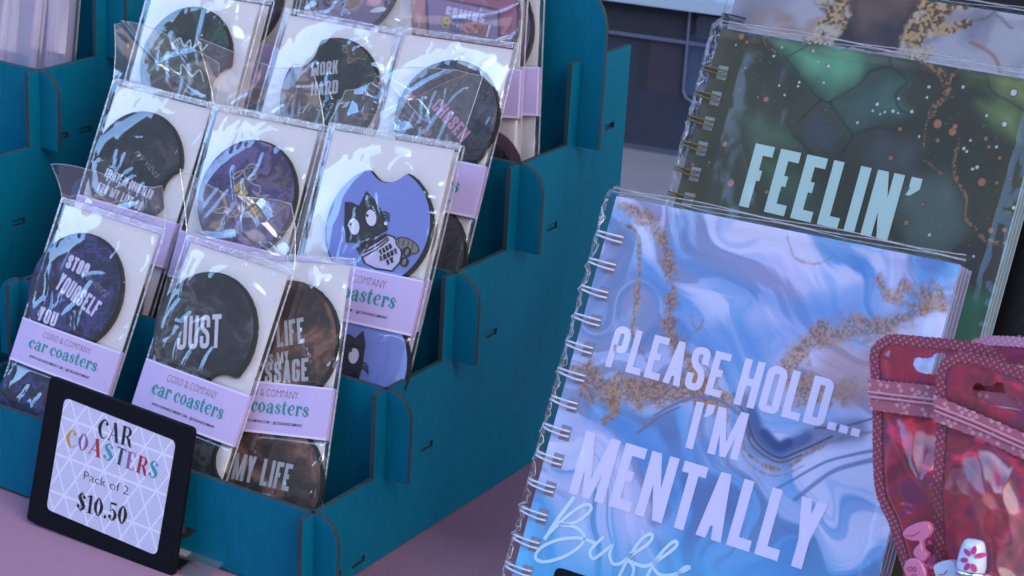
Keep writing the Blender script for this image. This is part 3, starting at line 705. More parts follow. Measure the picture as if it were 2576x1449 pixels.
# ---- third tier
pH2 = make_pack('H2', 3, "pack stacked behind the green coaster pack showing only its card edge", (410, -24), (676, 16), 'green', None, None, off=.000, seed=67, flap=.012)
pH = make_pack('H', 3, "clear sleeve with dark green coaster notched at its right", (388, -30), (652, 11), 'green', -20, None, off=.010, c1=(465, 152), seed=21, flap=.0)
cline(pH, [(430, 110), (450, 95), (460, 115), (475, 100), (480, 120), (500, 105), (505, 125), (520, 110)], 1.0, INK_MINT)
cline(pH, [(425, 170), (450, 185), (455, 160), (480, 190), (500, 175), (510, 205)], .8, INK_MINT)
pI = make_pack('I', 3, "clear sleeve with dark olive coaster lettered WORK HARD", (728, 38), (1005, 92), 'olive', 140, None, off=.008, c1=(826, 236), seed=24, flap=.018)
ctext(pI, "WORK", (780, 191), (847, 184), 8.0, INK_GREY, .17)
ctext(pI, "HARD", (779, 240), (847, 234), 8.0, INK_GREY, .17)
cscript(pI, "dream", (745, 285), (880, 268), 6, INK_GREY)
pJ = make_pack('J', 3, "clear sleeve with slate blue coaster lettered CHOSEN in pink", (1012, 85), (1290, 125), 'slate', None, None, off=.008, c1=(1121, 297), lab=((1249, 421), (1214, 552)), seed=27, flap=.026)
ctext(pJ, "CHOSEN", (1081, 270), (1158, 358), 8.0, INK_PINK, .18)
# ---- top tier
pM = make_pack('M', 4, "pack at the back of the rack between the green and the olive coaster packs", (518, -215), (773, -175), 'slate', None, None, off=.004, lean=18, seed=31, flap=0)
pK = make_pack('K', 4, "lilac coaster pack with black figures behind the WORK HARD pack", (805, -165), (1080, -120), 'mauve', None, None, off=.008, lean=18, c1=(885, -55), seed=33, flap=0)
pL2 = make_pack('L2', 4, "last pack in the back row tucked behind the COMING SOON pack", None, (1362, -125), 'mauve', None, None, off=.002, lean=13, width=.070, rot=9, lab=((1368, 168), (1376, 292)), seed=35, flap=.0)
pL = make_pack('L', 4, "pink coaster pack lettered COMING SOON on a lilac screen", None, (1322, -130), 'pink', None, None, off=.009, lean=13, width=.072, rot=8, c1=(1178, 48), c2=(1232, 425), lab=((1322, 174), (1346, 300)), seed=37, flap=.0)

def patch(pk, pts, mat, z, name="printed_shape"):
    m = MB(); m.poly([(*pk['loc'](p, .004), z) for p in pts]); return m.build(name, mat, pk['k'])
def ell(cx, cy, rx, ry, rot=0, n=24):
    a = math.radians(rot)
    return [(cx + rx * math.cos(q) * math.cos(a) - ry * math.sin(q) * math.sin(a), cy + rx * math.cos(q) * math.sin(a) + ry * math.sin(q) * math.cos(a)) for q in np.linspace(0, 2 * math.pi, n, endpoint=False)][::-1]
SKIN_W = plain("pale_lilac_print", (.64, .57, .80), .5, var=.03); TAN = plain("tan_print", (.24, .21, .19), .5, var=.1); LENS = plain("eye_white_print", (.78, .74, .88), .5, var=.02)
def gz(x, y): return (766.7 + .2939 * x, 298 + .2939 * y)
def cat(pk, z=.0030):
    q = lambda L_: [gz(*p) for p in L_][::-1]
    patch(pk, q([(700, 985), (760, 1005), (800, 1060), (830, 1150), (815, 1230), (740, 1310), (600, 1290), (500, 1240), (450, 1150), (430, 1110), (560, 1040)])[::-1], INK_BLACK, z)
    patch(pk, q([(700, 1000), (745, 1015), (790, 1065), (815, 1150), (800, 1225), (735, 1295), (600, 1275), (515, 1235), (480, 1160), (560, 1090)])[::-1], SKIN_W, z + .00005, "jumper_print")
    patch(pk, q([(335, 710), (400, 715), (455, 745), (520, 615), (580, 680), (640, 770), (690, 880), (705, 950), (640, 990), (560, 1040), (470, 1090), (430, 1060), (345, 1060), (330, 900)])[::-1], INK_BLACK, z + .0001, "cat_print")
    for cx, cy in ((560, 848), (415, 922)):
        patch(pk, [gz(*p) for p in ell(cx, cy, 45, 70, -8)], LENS, z + .00015, "eye_print")
        patch(pk, [gz(*p) for p in ell(cx - 32, cy - 20, 12, 13)], INK_BLACK, z + .0002, "pupil_print")
    for d in (0, 28, 56, 84):
        cline(pk, [gz(470 + d * .2, 1100 + d), gz(570 + d * .4, 1050 + d * .85), gz(690 + d * .3, 985 + d * .55)], .9, INK_BLACK, z + .00022, "stripe_print")
    for d in (0, 26, 50): cline(pk, [gz(655, 800 + d), gz(690, 800 + d), gz(720, 825 + d * 1.1)], .8, INK_BLACK, z + .0001, "whisker_print")
    patch(pk, [gz(*p) for p in ell(870, 1085, 112, 62, 28)], INK_BLACK, z + .0001, "snack_print")
    patch(pk, [gz(*p) for p in ell(870, 1085, 102, 52, 28)], TAN, z + .00015, "snack_print")
    for x in (800, 840, 880, 920): cline(pk, [gz(x, 1020 + (x - 800) * .35), gz(x - 6, 1075 + (x - 800) * .35)], .6, INK_BLACK, z + .0002, "snack_print")
    for cx, cy in ((868, 1140), (845, 1225)):
        patch(pk, [gz(*p) for p in ell(cx, cy, 40, 44)], INK_BLACK, z + .0002, "paw_print"); patch(pk, [gz(*p) for p in ell(cx, cy, 14, 30, 20)], TAN, z + .00025, "paw_print")
    for i, (s, a, b_) in enumerate((("TACO", (640, 1170), (745, 1105)), ("ABOUT", (640, 1225), (790, 1150)), ("IT", (700, 1255), (760, 1225)))):
        ctext(pk, s, gz(*a), gz(*b_), 3.0, INK_BLACK, .26, z + .0002)
cat(pG)
# the second cat, on the lower coaster: ear, eye, whiskers
g4 = lambda x, y: (383 + .3527 * x, 468.5 + .3527 * y)
patch(pG, [g4(*p) for p in [(1330, 1080), (1395, 1050), (1440, 1080), (1500, 1025), (1515, 1130), (1490, 1290), (1460, 1400), (1330, 1400)]][::-1], INK_BLACK, .0030, "cat_print")
patch(pG, [g4(*p) for p in ell(1430, 1208, 36, 56, 8)], LENS, .00305, "eye_print")
patch(pG, [g4(*p) for p in ell(1412, 1172, 9, 10)], INK_BLACK, .0031, "pupil_print")
for d in (0, 25, 45): cline(pG, [g4(1480, 1250 + d), g4(1510, 1262 + d), g4(1535, 1295 + d)], .8, INK_BLACK, .0030, "whisker_print")
# the purple arches on the lower COMING SOON coaster, and its screen
r2 = lambda x, y: (596.3 + .3528 * x, .3528 * y)
SCREEN = plain("lilac_print", (.30, .22, .42), .5, var=.05); PLUM = plain("plum_print", (.09, .03, .08), .5); ROSE = plain("rose_print", (.42, .20, .22), .5)
patch(pL, [r2(*p) for p in [(1230, -80), (1390, -60), (1390, 250), (1240, 230)]][::-1], ROSE, .0030)
patch(pL, [r2(*p) for p in [(1335, -40), (1870, 60), (1875, 330), (1345, 250)]][::-1], PLUM, .00305, "screen_print")
patch(pL, [r2(*p) for p in [(1355, -25), (1850, 80), (1850, 310), (1365, 240)]][::-1], SCREEN, .0031, "screen_print")
ctext(pL, "COMING", r2(1478, 102), r2(1755, 165), 5.0, INK_PALE, .22, .00315)
SO = [("S", (1440, 195), (1510, 215), plain("yellow_print", (.40, .33, .12), .5)), ("O", (1515, 215), (1600, 235), plain("blue_print", (.14, .15, .36), .5)), ("O", (1605, 230), (1680, 245), plain("coral_print", (.42, .10, .12), .5)), ("N", (1690, 245), (1760, 265), plain("orange_print", (.45, .18, .12), .5)), ("!", (1765, 262), (1782, 268), INK_PALE)]
for s, a, b_, m_ in SO:
    ctext(pL, s, r2(a[0] - 5, a[1] + 4), r2(b_[0] + 5, b_[1] + 4), 7.5, PLUM, .30, .00314, wb=.75); ctext(pL, s, r2(*a), r2(*b_), 7.0, m_, .24, .00325, wb=.7)
patch(pL, ell(1222, 432, 92, 110, -10), plain("arch_print", (.11, .05, .10), .5), .0030)
patch(pL, ell(1212, 445, 76, 98, -10), INK_BLACK, .00305, "arch_print")
patch(pL, ell(1210, 450, 68, 92, -10), plain("violet_print", (.03, .025, .10), .5), .0031, "arch_print")
for k_, (x, y, rx, ry) in enumerate([(560, 40, 16, 40), (660, 30, 60, 38), (800, 30, 70, 50), (965, 35, 55, 26), (1060, 60, 14, 40), (1000, 90, 60, 18)]):
    patch(pK, [r2(*p) for p in ell(x, y - 20, rx, ry, -10)], [INK_BLACK, INK_BLACK, INK_BLACK, INK_PINK, INK_BLACK, INK_PALE][k_], .0030 + k_ * .00003)

# ================================================================== PRICE SIGN
SF = Frame(hit(65, 1308, (0, 0, .001), np.array([0, 0, 1.])) , 1.5, -2.0, 11.8)
sg = lambda p, o=0.0: SF.uv(p[0], p[1], o)
tl, tr, br, bl = sg((125, 945)), sg((487, 1078)), sg((434, 1452)), sg((65, 1308))
sw = (np.linalg.norm(tr - tl) + np.linalg.norm(br - bl)) / 2; sh = (tl[1] + tr[1]) / 2 - min(0, bl[1])
sign = empty("price_sign", SF.matrix()); tag(sign, "black price sign reading CAR COASTERS Pack of 2 $10.50", "price sign")
def quad_rr(a, b_, c, d, r, n=6):
    """rounded quadrilateral a (bl) b (br) c (tr) d (tl)"""
    P = [np.asarray(p, float) for p in (a, b_, c, d)]; o = []
    for i in range(4):
        p, q, s = P[i - 1], P[i], P[(i + 1) % 4]
        u, v = q + nrm(p - q) * r, q + nrm(s - q) * r
        for k in range(n + 1):
            t = k / n; o.append(tuple((1 - t) ** 2 * u + 2 * t * (1 - t) * q + t * t * v))
    return o
m = MB(); m.prism(quad_rr(bl, br, tr, tl, .003), -.0035, 0); so = m.build("sign_panel", BLACK_PLA, sign)
md = so.modifiers.new("bevel", 'BEVEL'); md.width = .0006; md.segments = 2; md.limit_method = 'ANGLE'
fo_ = Frame(SF.O, 1.5, 0, 0); m = MB(); m.box((bl[0] + .002, .0, -.0185), (br[0] + .001, .0016, -.0040)); ft = m.build("foot", BLACK_PLA, sign); ft.matrix_local = SF.matrix().inverted() @ fo_.matrix()
m = MB()
for s in (bl[0] + .02, br[0] - .004): m.prism([(s - .0015, 0), (s + .0015, 0), (s + .0015, .001), (s - .0015, .001)], -.05, -.0036)
def insert_mat():
    n = NT("chevron_paper"); c = n.add("TexCoord"); s = n.add("SeparateXYZ"); n.lk(c.outputs["Object"], s.inputs[0])
    P_ = .0235
    def tri(v, p):                       # triangle wave 0..1
        f = n.math('FRACT', n.math('DIVIDE', v, p)); return n.math('ABSOLUTE', n.math('SUBTRACT', n.math('MULTIPLY', f, 2.0), 1.0))
    x, y = s.outputs[0], s.outputs[1]
    t1 = tri(x, P_)
    d = n.math('ADD', y, n.math('MULTIPLY', t1, .0205))
    lines = tri(d, .0017)
    tf = n.math('LESS_THAN', n.math('FRACT', n.math('DIVIDE', d, .0205)), .09)
    hl = n.math('LESS_THAN', n.math('FRACT', n.math('DIVIDE', y, .0205)), .06)
    d2 = n.math('SUBTRACT', y, n.math('MULTIPLY', t1, .0205)); tf2 = n.math('LESS_THAN', n.math('FRACT', n.math('DIVIDE', d2, .0205)), .09)
    wht = n.math('MAXIMUM', n.math('MAXIMUM', tf, hl), tf2)
    k = n.math('MULTIPLY', n.math('GREATER_THAN', lines, .5), n.math('SUBTRACT', 1.0, wht))
    col = n.mix(k, (.68, .68, .86), (.34, .35, .54))
    return n.pbr(col, .35, 0, None, .4)
ia, ib, ic, id_ = sg((118, 1280)), sg((394, 1397)), sg((443, 1110)), sg((164, 1000))
m = MB(); m.prism(quad_rr(ia, ib, ic, id_, .0035), .00005, .0004); ins = m.build("price_card", insert_mat(), sign)
r5 = lambda x, y: (.3828 * x, 894.4 + .3828 * y)
Z_ = .0005
def sline(s, a, b_, h, mat, fat=True):
    S_, w_ = fat_line(s, gap=.04); return letter_obj("lettering", place(S_, w_, sg(r5(*a)), sg(r5(*b_)), h * mm), Z_, mat, ins)
sline("CAR", (640, 530), (868, 605), 10.2, INK_BLACK)
cols = [(.50, .27, .06), (.22, .08, .25), (.33, .035, .05), (.03, .27, .36), (.025, .05, .11), (.25, .10, .28), (.30, .02, .04), (.03, .27, .36)]
xs = [(432, 592), (508, 612), (583, 640), (675, 680), (752, 703), (822, 735), (893, 762), (972, 795), (1045, 818)]
for i, ch in enumerate("COASTERS"):
    a, c_ = xs[i], xs[i + 1]; e = (a[0] + (c_[0] - a[0]) * .93, a[1] + (c_[1] - a[1]) * .93)
    sline(ch, a, e, 9.4, plain("sign_ink_%d" % i, cols[i], .5, var=.03))
font_obj("lettering", "Pack of 2", sg(r5(552, 812)), sg(r5(845, 918)), 5.0 * mm, Z_, INK_BLACK, ins, off=-.012)
sline("$10.50", (503, 1008), (835, 1116), 9.8, INK_BLACK)
# the loose sleeved card slipped under the rack behind the sign
CF = Frame(hit(500, 1412, (0, 0, .002), np.array([0, 0, 1.])), 0, 0, 78)
m = MB(); m.box((-.022, -.012, 0), (-.008, .010, .0008)); lc = m.build("loose_card", WHITE_CARD, None); lc.matrix_world = CF.matrix()
tag(lc, "loose white card in a clear sleeve lying on the cloth behind the price sign", "card")
m = MB(); m.box((-.023, -.013, .001), (.014, .012, .0014)); m.build("sleeve", FLAP, lc)

# ================================================================== NOTEBOOKS
def paint(me, col):
    at = me.color_attributes.new("art", 'FLOAT_COLOR', 'POINT')
    at.data.foreach_set("color", np.concatenate([col, np.ones((*col.shape[:-1], 1))], -1).astype(np.float32).ravel())
def art_mat(name, rough=.5, grain=.12, gscale=900):
    n = NT(name); a = n.add("VertexColor"); a.layer_name = "art"; c = n.coord()
    g = n.noise(c, gscale, 4, .6); k = n.math('ADD', n.math('MULTIPLY', n.math('SUBTRACT', g, .5), grain * 2), 1.0)
    v = n.add("VectorMath", operation='SCALE'); n.lk(a.outputs[0], v.inputs[0]); n.lk(k, v.inputs["Scale"])
    return n.pbr(v.outputs[0], rough, 0, None, .4)
def lerp(a, b_, t): return a + (np.asarray(b_, float) - a) * t[..., None]
def notebook(fr, wd, ht, label, artfun, ring_mat, ring0, pitch_, nring, res=.0005, wrap_seed=3, pages=.010, wrapped=True, vlo=None, edge_mat=None):
    """fr: frame with origin at the cover's top-left corner"""
    root = empty("spiral_notebook", fr.moved(wd / 2, -ht).matrix())
    tag(root, label, "notebook", "spiral notebooks propped in a row")
    u0, v0 = -wd / 2, 0.0
    U, V = np.meshgrid(np.linspace(-wd / 2, wd / 2, int(wd / res)), np.linspace(0, ht, int(ht / res)))
    Z = np.zeros(U.shape); rings = [ht - ring0 - i * pitch_ for i in range(nring)]
    hm = np.ones(U.shape, bool)
    for v in rings: hm &= ~((np.abs(V - v) < .0031) & (np.abs(U - (-wd / 2 + .0072)) < .0027))
    me = grid_mesh("front_cover", U, V, Z, hm); paint(me, artfun(U + wd / 2, V - ht, fr, wd, ht)); cov = link("front_cover", me, art_mat("cover_print_" + str(wrap_seed)), root)
    m = MB(); m.box((-wd / 2 + .001, .001, -pages), (wd / 2 - .001, ht - .001, -.0006)); m.build("pages", PAPER, root)
    m = MB()
    for zc in (-.0004, -pages - .0006, -pages * .33, -pages * .66): m.box((-wd / 2 + .0005, .0003, zc - .0003), (wd / 2 + .0004, ht - .0003, zc + .00025))
    m.build("divider_edges", edge_mat or PAPER, root)
    for v in rings:
        m = MB()
        for s in (-1, 1):
            P = [(-wd / 2 + .0090, v + s * .0012, -.0015), (-wd / 2 + .0088, v + s * .0012, .0012), (-wd / 2 + .0055, v + s * .0012, .0026), (-wd / 2 + .0, v + s * .0010 + .0004, .0030), (-wd / 2 - .0038, v + s * .0008 + .0008, .0012), (-wd / 2 - .0052, v + s * .0007 + .001, -.0045), (-wd / 2 - .0035, v + s * .0008, -.0105), (-wd / 2 + .003, v + s * .001, -.0128)]
            m.tube(catmull(P, 4), .00052, 6)
        m.build("wire_loop", ring_mat, root, True)
    if wrapped:
        st = .0022; e = .0065
        U, V = np.meshgrid(np.linspace(-wd / 2 - e, wd / 2 + .003, int(wd / st)), np.linspace(-.004, ht + .005, int(ht / st)))
        s0 = wrap_seed * 5
        inside = np.minimum(np.minimum(U + wd / 2 + .002, wd / 2 - U), ht - V); k = sstep(-.004, .008, inside)
        crump = 1 - np.abs(2 * fbm(U * 220, V * 140, s0, 3) - 1)
        Z = .0035 * (1 - k) * crump + .0006 + .0034 * sstep(.014, .004, U + wd / 2) * (U > -wd / 2 - .002) + .0004 * fbm(U * 40, V * 25, s0 + 3) - .007 * sstep(.001, .007, -(U + wd / 2)) - .006 * sstep(.0, .005, V - ht)
        wr = link("shrink_wrap", grid_mesh("shrink_wrap", U, V, Z), [WRAP], root, True)
        m = MB(); rs = np.random.RandomState(s0)
        for q in range(3):
            m.tube([(-wd / 2 + x, ht + .0016 + .0011 * q + .0009 * 0 + .0005 * math.sin(x * 90 + q * 2), .0008 + .001 * rs.rand()) for x in np.linspace(-.002, wd + .002, 60)], .00022, 4)
        P = []
        for i in range(len(rings) * 6):
            v = ht - .002 - i * (pitch_ / 6); P.append((-wd / 2 - .0052 - .0012 * math.cos(2 * math.pi * (ht - ring0 - v) / pitch_) + .0004 * rs.randn(), v, -.001 + .0006 * rs.randn()))
        m.tube(P, .00022, 4); m.tube([(p[0] + .0020 + .0006 * rs.randn(), p[1], p[2] + .0022) for p in P], .00020, 4)
        m.build("wrap_fold", FOLD, wr)
    return root, cov
def art_blue(u, v, fr, wd, ht):
    F_ = lambda L_: [tuple(fr.uv(*p)) for p in L_]
    wx = (fbm(u * 14, v * 14, 5, 3) - .5) * .10; wy = (fbm(u * 14 + 9, v * 14 + 4, 6, 3) - .5) * .10
    wx, wy = wx + (fbm((u + wx) * 26, (v + wy) * 26, 7, 2) - .5) * .045, wy + (fbm((u + wx) * 26 + 5, (v + wy) * 26, 8, 2) - .5) * .045
    a, b_ = u + wx, v + wy
    al, ac = .86 * a - .5 * b_, .5 * a + .86 * b_
    f = fbm(al * 10, ac * 46, 9, 5); g = fbm(al * 16 + 7, ac * 95, 19, 4)
    lav, blu, cya = srgb(178, 188, 228), srgb(112, 164, 218), srgb(88, 186, 234)
    c = np.zeros((*u.shape, 3)) + lav
    c = lerp(c, blu, sstep(.42, .62, f)); c = lerp(c, srgb(74, 128, 198), .75 * sstep(.60, .70, f)); c = lerp(c, srgb(206, 196, 236), .7 * sstep(.40, .28, f))
    c = lerp(c, srgb(98, 112, 158), .6 * sstep(.56, .66, g)); c = lerp(c, srgb(216, 214, 242), .75 * sstep(.46, .36, g))
    lowc = sstep(-.115, -.180, v + .03 * (fbm(u * 22, v * 22, 14) - .5)); c = lerp(c, cya, lowc * (.62 + .5 * fbm(u * 25, v * 60, 15)))
    c = lerp(c, srgb(150, 196, 232), sstep(-.19, -.235, v) * .5 * fbm(u * 60, v * 40, 16))
    for pts, wv, s in (([(1700, 620), (1830, 720), (1960, 760), (2120, 740), (2230, 700)], .006, 31), ([(1640, 700), (1760, 870), (1900, 900), (2000, 840)], .010, 33), ([(2050, 780), (2250, 760), (2390, 700)], .007, 35), ([(1500, 1050), (1640, 1150), (1800, 1130)], .006, 36)):
        d = segdist(u + wx * .3, v + wy * .3, [tuple(p) for p in catmull(F_(pts), 5)]); c = lerp(c, srgb(92, 146, 210), .6 * sstep(wv * 1.4, wv * .2, d + .004 * (g - .5)))
    fine = fbm(u * 1100, v * 1100, 50, 2)
    gold, gdk = np.array(srgb(188, 134, 74)), np.array(srgb(122, 96, 82))
    veins = [([(1560, 520), (1630, 560), (1680, 640), (1692, 720), (1682, 790), (1690, 850), (1725, 930), (1765, 1000)], .0058, .9),
             ([(1555, 572), (1598, 600), (1610, 680), (1592, 760), (1606, 850), (1640, 930)], .0016, .9),
             ([(1480, 945), (1530, 985), (1600, 985), (1680, 1005), (1760, 1000), (1810, 1030)], .0105, .95), ([(1540, 990), (1545, 1040), (1520, 1065)], .0030, .9),
             ([(2395, 735), (2270, 785), (2130, 800), (2050, 850), (2020, 910), (2030, 970), (2090, 1000), (2180, 985)], .0085, .9),
             ([(1880, 1090), (1895, 1145), (1950, 1178), (2010, 1155), (2080, 1112), (2190, 1100)], .0016, .9), ([(1870, 1085), (1885, 1160), (1950, 1192), (2030, 1165)], .0009, .8),
             ([(2225, 690), (2290, 725), (2395, 755)], .0040, .9), ([(2300, 690), (2350, 715), (2400, 722)], .0034, .8), ([(2210, 1280), (2250, 1310), (2270, 1350)], .0050, .6),
             ([(1600, 1075), (1700, 1030), (1790, 1040)], .0010, .8), ([(1990, 590), (2010, 640), (2060, 650), (2100, 625)], .0009, .6), ([(1740, 820), (1760, 860), (1775, 830)], .0012, .6)]
    for pts, wv, st in veins:
        d = segdist(u + wx * .22, v + wy * .22, [tuple(p) for p in catmull(F_(pts), 5)]) + wv * 1.5 * (fbm(u * 200, v * 200, 60, 4) - .5)
        m_ = sstep(wv * .95, wv * .15, d) * st * (.74 + .5 * (fine - .3))
        g_ = gold + (gdk - gold) * sstep(.36, .68, fine + .25 * (fbm(u * 120, v * 120, 61) - .5))[..., None]
        c = c + (g_ - c) * m_[..., None]
    for pts, wv, cc in (([(1885, 1020), (1900, 1075), (1925, 1120), (1965, 1140), (2005, 1120), (2060, 1092), (2150, 1085)], .0075, (116, 122, 160)), ([(1905, 1035), (1925, 1090), (1955, 1128), (1990, 1118), (2030, 1098)], .0040, (66, 92, 152)), ([(1935, 1085), (1960, 1122), (1985, 1112)], .0030, (38, 66, 128)),
                        ([(1895, 1050), (1912, 1110), (1955, 1150), (2010, 1135), (2090, 1098)], .0007, (50, 60, 96)), ([(1890, 1075), (1905, 1125), (1955, 1162), (2020, 1142)], .0006, (96, 84, 84)), ([(1850, 1000), (1890, 1050), (1900, 1100)], .0007, (70, 90, 140)), ([(2050, 1075), (2120, 1075), (2190, 1060)], .0008, (84, 88, 118)),
                        ([(1700, 1035), (1640, 1060), (1600, 1090)], .0009, (120, 108, 130)), ([(1640, 1050), (1720, 1015), (1800, 1020), (1880, 1050)], .0010, (108, 116, 162)), ([(2000, 1250), (2100, 1180), (2190, 1160)], .0012, (104, 122, 168)), ([(1950, 1230), (2080, 1160), (2190, 1140)], .0008, (98, 116, 166))):
        d = segdist(u + wx * .12, v + wy * .12, [tuple(p) for p in catmull(F_(pts), 5)]); c = lerp(c, srgb(*cc), .85 * sstep(wv, wv * .25, d + wv * .5 * (g - .5)))
    d = segdist(u, v, F_([(2110, 930), (2150, 960), (2200, 930)])); c = lerp(c, srgb(178, 140, 140), .7 * sstep(.016, .004, d))
    return c
def r7(x, y): return (1448 + .5174 * x, .5174 * y)
def art_green(u, v, fr, wd, ht):
    F_ = lambda L_: [tuple(fr.uv(*r7(*p))) for p in L_]
    jx = (fbm(u * 60, v * 60, 105, 3) - .5) * .006; jy = (fbm(u * 60 + 5, v * 60, 106, 3) - .5) * .006
    n1 = fbm(u * 18, v * 18, 101, 4); c = np.zeros((*u.shape, 3)) + srgb(68, 68, 44)
    c = lerp(c, srgb(52, 54, 36), sstep(.4, .65, n1)); c = lerp(c, srgb(66, 60, 44), .8 * sstep(.45, .7, fbm(u * 25, v * 14, 103)) * sstep(.06, .0, u))
    cells = [([(930, 170), (1240, 210), (1540, 262), (1528, 312), (1400, 380), (1240, 492), (1180, 470), (1100, 360), (1030, 275)], (86, 140, 108), (58, 88, 74)),
             ([(1250, 492), (1400, 392), (1535, 325), (1610, 390), (1560, 470), (1640, 540), (1500, 590), (1340, 655), (1300, 590)], (78, 118, 102), (52, 76, 68)),
             ([(1540, 280), (1680, 300), (1640, 330), (1650, 400), (1590, 470), (1610, 390)], (62, 96, 82), (48, 70, 60)),
             ([(1995, 345), (2200, 380), (2200, 540), (2080, 480), (2010, 430)], (138, 152, 92), (100, 116, 66)), ([(1880, 330), (1990, 345), (2000, 430), (1900, 410)], (84, 104, 58), (56, 72, 46)),
             ([(1950, 500), (2080, 490), (2170, 560), (2150, 680), (2040, 650)], (108, 128, 74), (70, 84, 54)),
             ([(800, 560), (900, 540), (1050, 640), (1110, 720), (980, 740), (850, 720)], (70, 92, 66), (54, 66, 50)), ([(1080, 600), (1190, 490), (1310, 640), (1240, 740), (1120, 700)], (62, 68, 72), (52, 56, 58)),
             ([(1640, 860), (1800, 840), (1890, 960), (1920, 1120), (1780, 1260), (1600, 1190), (1560, 1000)], (104, 124, 114), (70, 82, 74)),
             ([(870, 760), (1000, 760), (1250, 980), (1150, 1120), (950, 1010)], (62, 84, 56), (48, 60, 44)), ([(1840, 1380), (2040, 1400), (1990, 1700), (1700, 1700), (1780, 1450)], (44, 84, 58), (20, 46, 36)),
             ([(1500, 600), (1700, 700), (1660, 860), (1450, 880), (1340, 760)], (66, 70, 70), (56, 60, 58))]
    for pts, c0, c1 in cells:
        P = F_(pts); a, b_ = u + jx, v + jy
        d = segdist(a, b_, P + [P[0]]); ins = inpoly(a, b_, P); sd = np.where(ins, d, -d)
        c0, c1 = [tuple(min(255, q * 1.16 + 4) for q in z) for z in (c0, c1)]; col = np.zeros((*u.shape, 3)) + srgb(*c1); col = lerp(col, srgb(*c0), sstep(.3, .7, fbm(u * 45, v * 30, int(pts[0][0]), 3)))
        c = c + (col - c) * (sstep(-.0045, .0090, sd))[..., None]
    for pts, wv, colr in [([(910, 170), (930, 210), (1010, 270), (1070, 340), (1130, 420), (1190, 480), (1240, 492)], .0006, (36, 36, 32)), ([(1240, 492), (1390, 390), (1440, 340), (1530, 320)], .0009, (34, 42, 36)), ([(1530, 265), (1535, 320), (1610, 390), (1560, 460), (1580, 530), (1640, 550)], .0007, (38, 44, 36)),
                          ([(1240, 492), (1300, 590), (1340, 660), (1290, 740)], .0009, (32, 36, 34)), ([(1340, 660), (1440, 620), (1560, 620)], .0010, (34, 36, 36)), ([(1190, 490), (1080, 590)], .0008, (34, 38, 34)), ([(1990, 345), (2010, 430), (2100, 490), (2190, 560)], .0008, (58, 64, 40)),
                          ([(1020, 600), (1110, 700), (1150, 740)], .0009, (38, 36, 32)), ([(1680, 300), (1630, 330), (1650, 400), (1590, 460)], .0005, (44, 58, 50)), ([(800, 700), (830, 840), (870, 1000)], .0005, (96, 92, 66)), ([(1030, 275), (1140, 205)], .0005, (44, 56, 44))]:
        d = segdist(u + jx * .5, v + jy * .5, [tuple(p) for p in catmull(F_(pts), 5)]); c = lerp(c, srgb(*colr), .8 * sstep(wv * 1.5, wv * .2, d) * (.35 + .8 * fbm(u * 120, v * 120, 150, 2)))
    dk = F_([(1790, 1260), (1830, 1190), (1900, 1170), (2120, 1190), (2090, 1390), (1850, 1370)]); c = lerp(c, srgb(60, 54, 46), .9 * (inpoly(u + jx, v + jy, dk)).astype(float))
    for pts, wv in (([(1720, 300), (1790, 370), (1810, 440), (1770, 500), (1730, 550)], .0022), ([(1880, 320), (1830, 360), (1815, 430)], .0012), ([(1860, 690), (1840, 780), (1850, 870), (1880, 910), (1905, 960)], .0011), ([(1850, 870), (1830, 900)], .0016), ([(1700, 780), (1790, 860)], .0006), ([(1890, 1060), (1950, 1120), (2000, 1165), (2090, 1180)], .0012), ([(1905, 960), (1890, 1060)], .0006), ([(1730, 550), (1700, 620), (1690, 720)], .0005), ([(910, 175), (930, 215), (1005, 268)], .0004)):
        d = segdist(u + jx * .4, v + jy * .4, [tuple(p) for p in catmull(F_(pts), 5)]) + wv * .9 * (fbm(u * 500, v * 500, 130, 2) - .5)
        cg = np.zeros((*u.shape, 3)) + srgb(150, 112, 72); cg = lerp(cg, srgb(74, 60, 46), sstep(.45, .6, fbm(u * 900, v * 900, 131, 2))); m_ = sstep(wv, wv * .5, d) * .9; c = c + (cg - c) * m_[..., None]
    rs = np.random.RandomState(4); W_ = [(1140, 208, 8), (1003, 231, 6), (964, 272, 7), (1156, 247, 7), (1229, 322, 9), (1181, 299, 5), (1087, 400, 7), (1082, 419, 6), (990, 416, 6), (1016, 462, 6), (1207, 402, 6), (1467, 507, 9), (1445, 539, 6), (1481, 555, 6), (1503, 545, 6), (1543, 540, 9), (1635, 543, 9), (1370, 596, 7), (1570, 480, 7), (1708, 474, 6), (1718, 423, 8), (1884, 423, 8), (2130, 450, 16), (2085, 604, 12), (1998, 563, 7), (1888, 722, 8), (1902, 737, 7), (1930, 822, 8), (1952, 813, 9), (2047, 714, 7), (1720, 1142, 8), (1568, 550, 6), (1670, 664, 6), (1920, 683, 6), (780, 218, 5), (2130, 1010, 8), (1935, 1247, 6)]
    K_ = [(807, 178, 16), (833, 205, 9), (926, 483, 14), (886, 472, 6), (1760, 602, 22), (1833, 640, 20), (1845, 615, 12), (1760, 682, 10), (1995, 674, 10), (2010, 714, 8), (2062, 768, 9), (1975, 886, 20), (2048, 889, 8), (754, 889, 20), (575, 950, 14), (724, 700, 14), (1577, 628, 10), (1532, 768, 12), (1608, 1083, 12), (1687, 994, 9), (928, 933, 10), (2018, 1120, 14), (2085, 1118, 12), (823, 330, 7), (690, 480, 7), (570, 800, 8), (650, 790, 6)]
    for L_, colr in ((W_, (205, 208, 206)), (K_, (164, 112, 80))):
        for x, y, r in L_:
            p = fr.uv(*r7(x, y)); rr = r * .5174 * .00019; d = np.hypot(u - p[0], v - p[1]); c = lerp(c, srgb(40, 40, 38), .6 * sstep(rr * 1.5, rr * 1.1, d)); c = lerp(c, srgb(*colr), sstep(rr * 1.1, rr * .75, d))
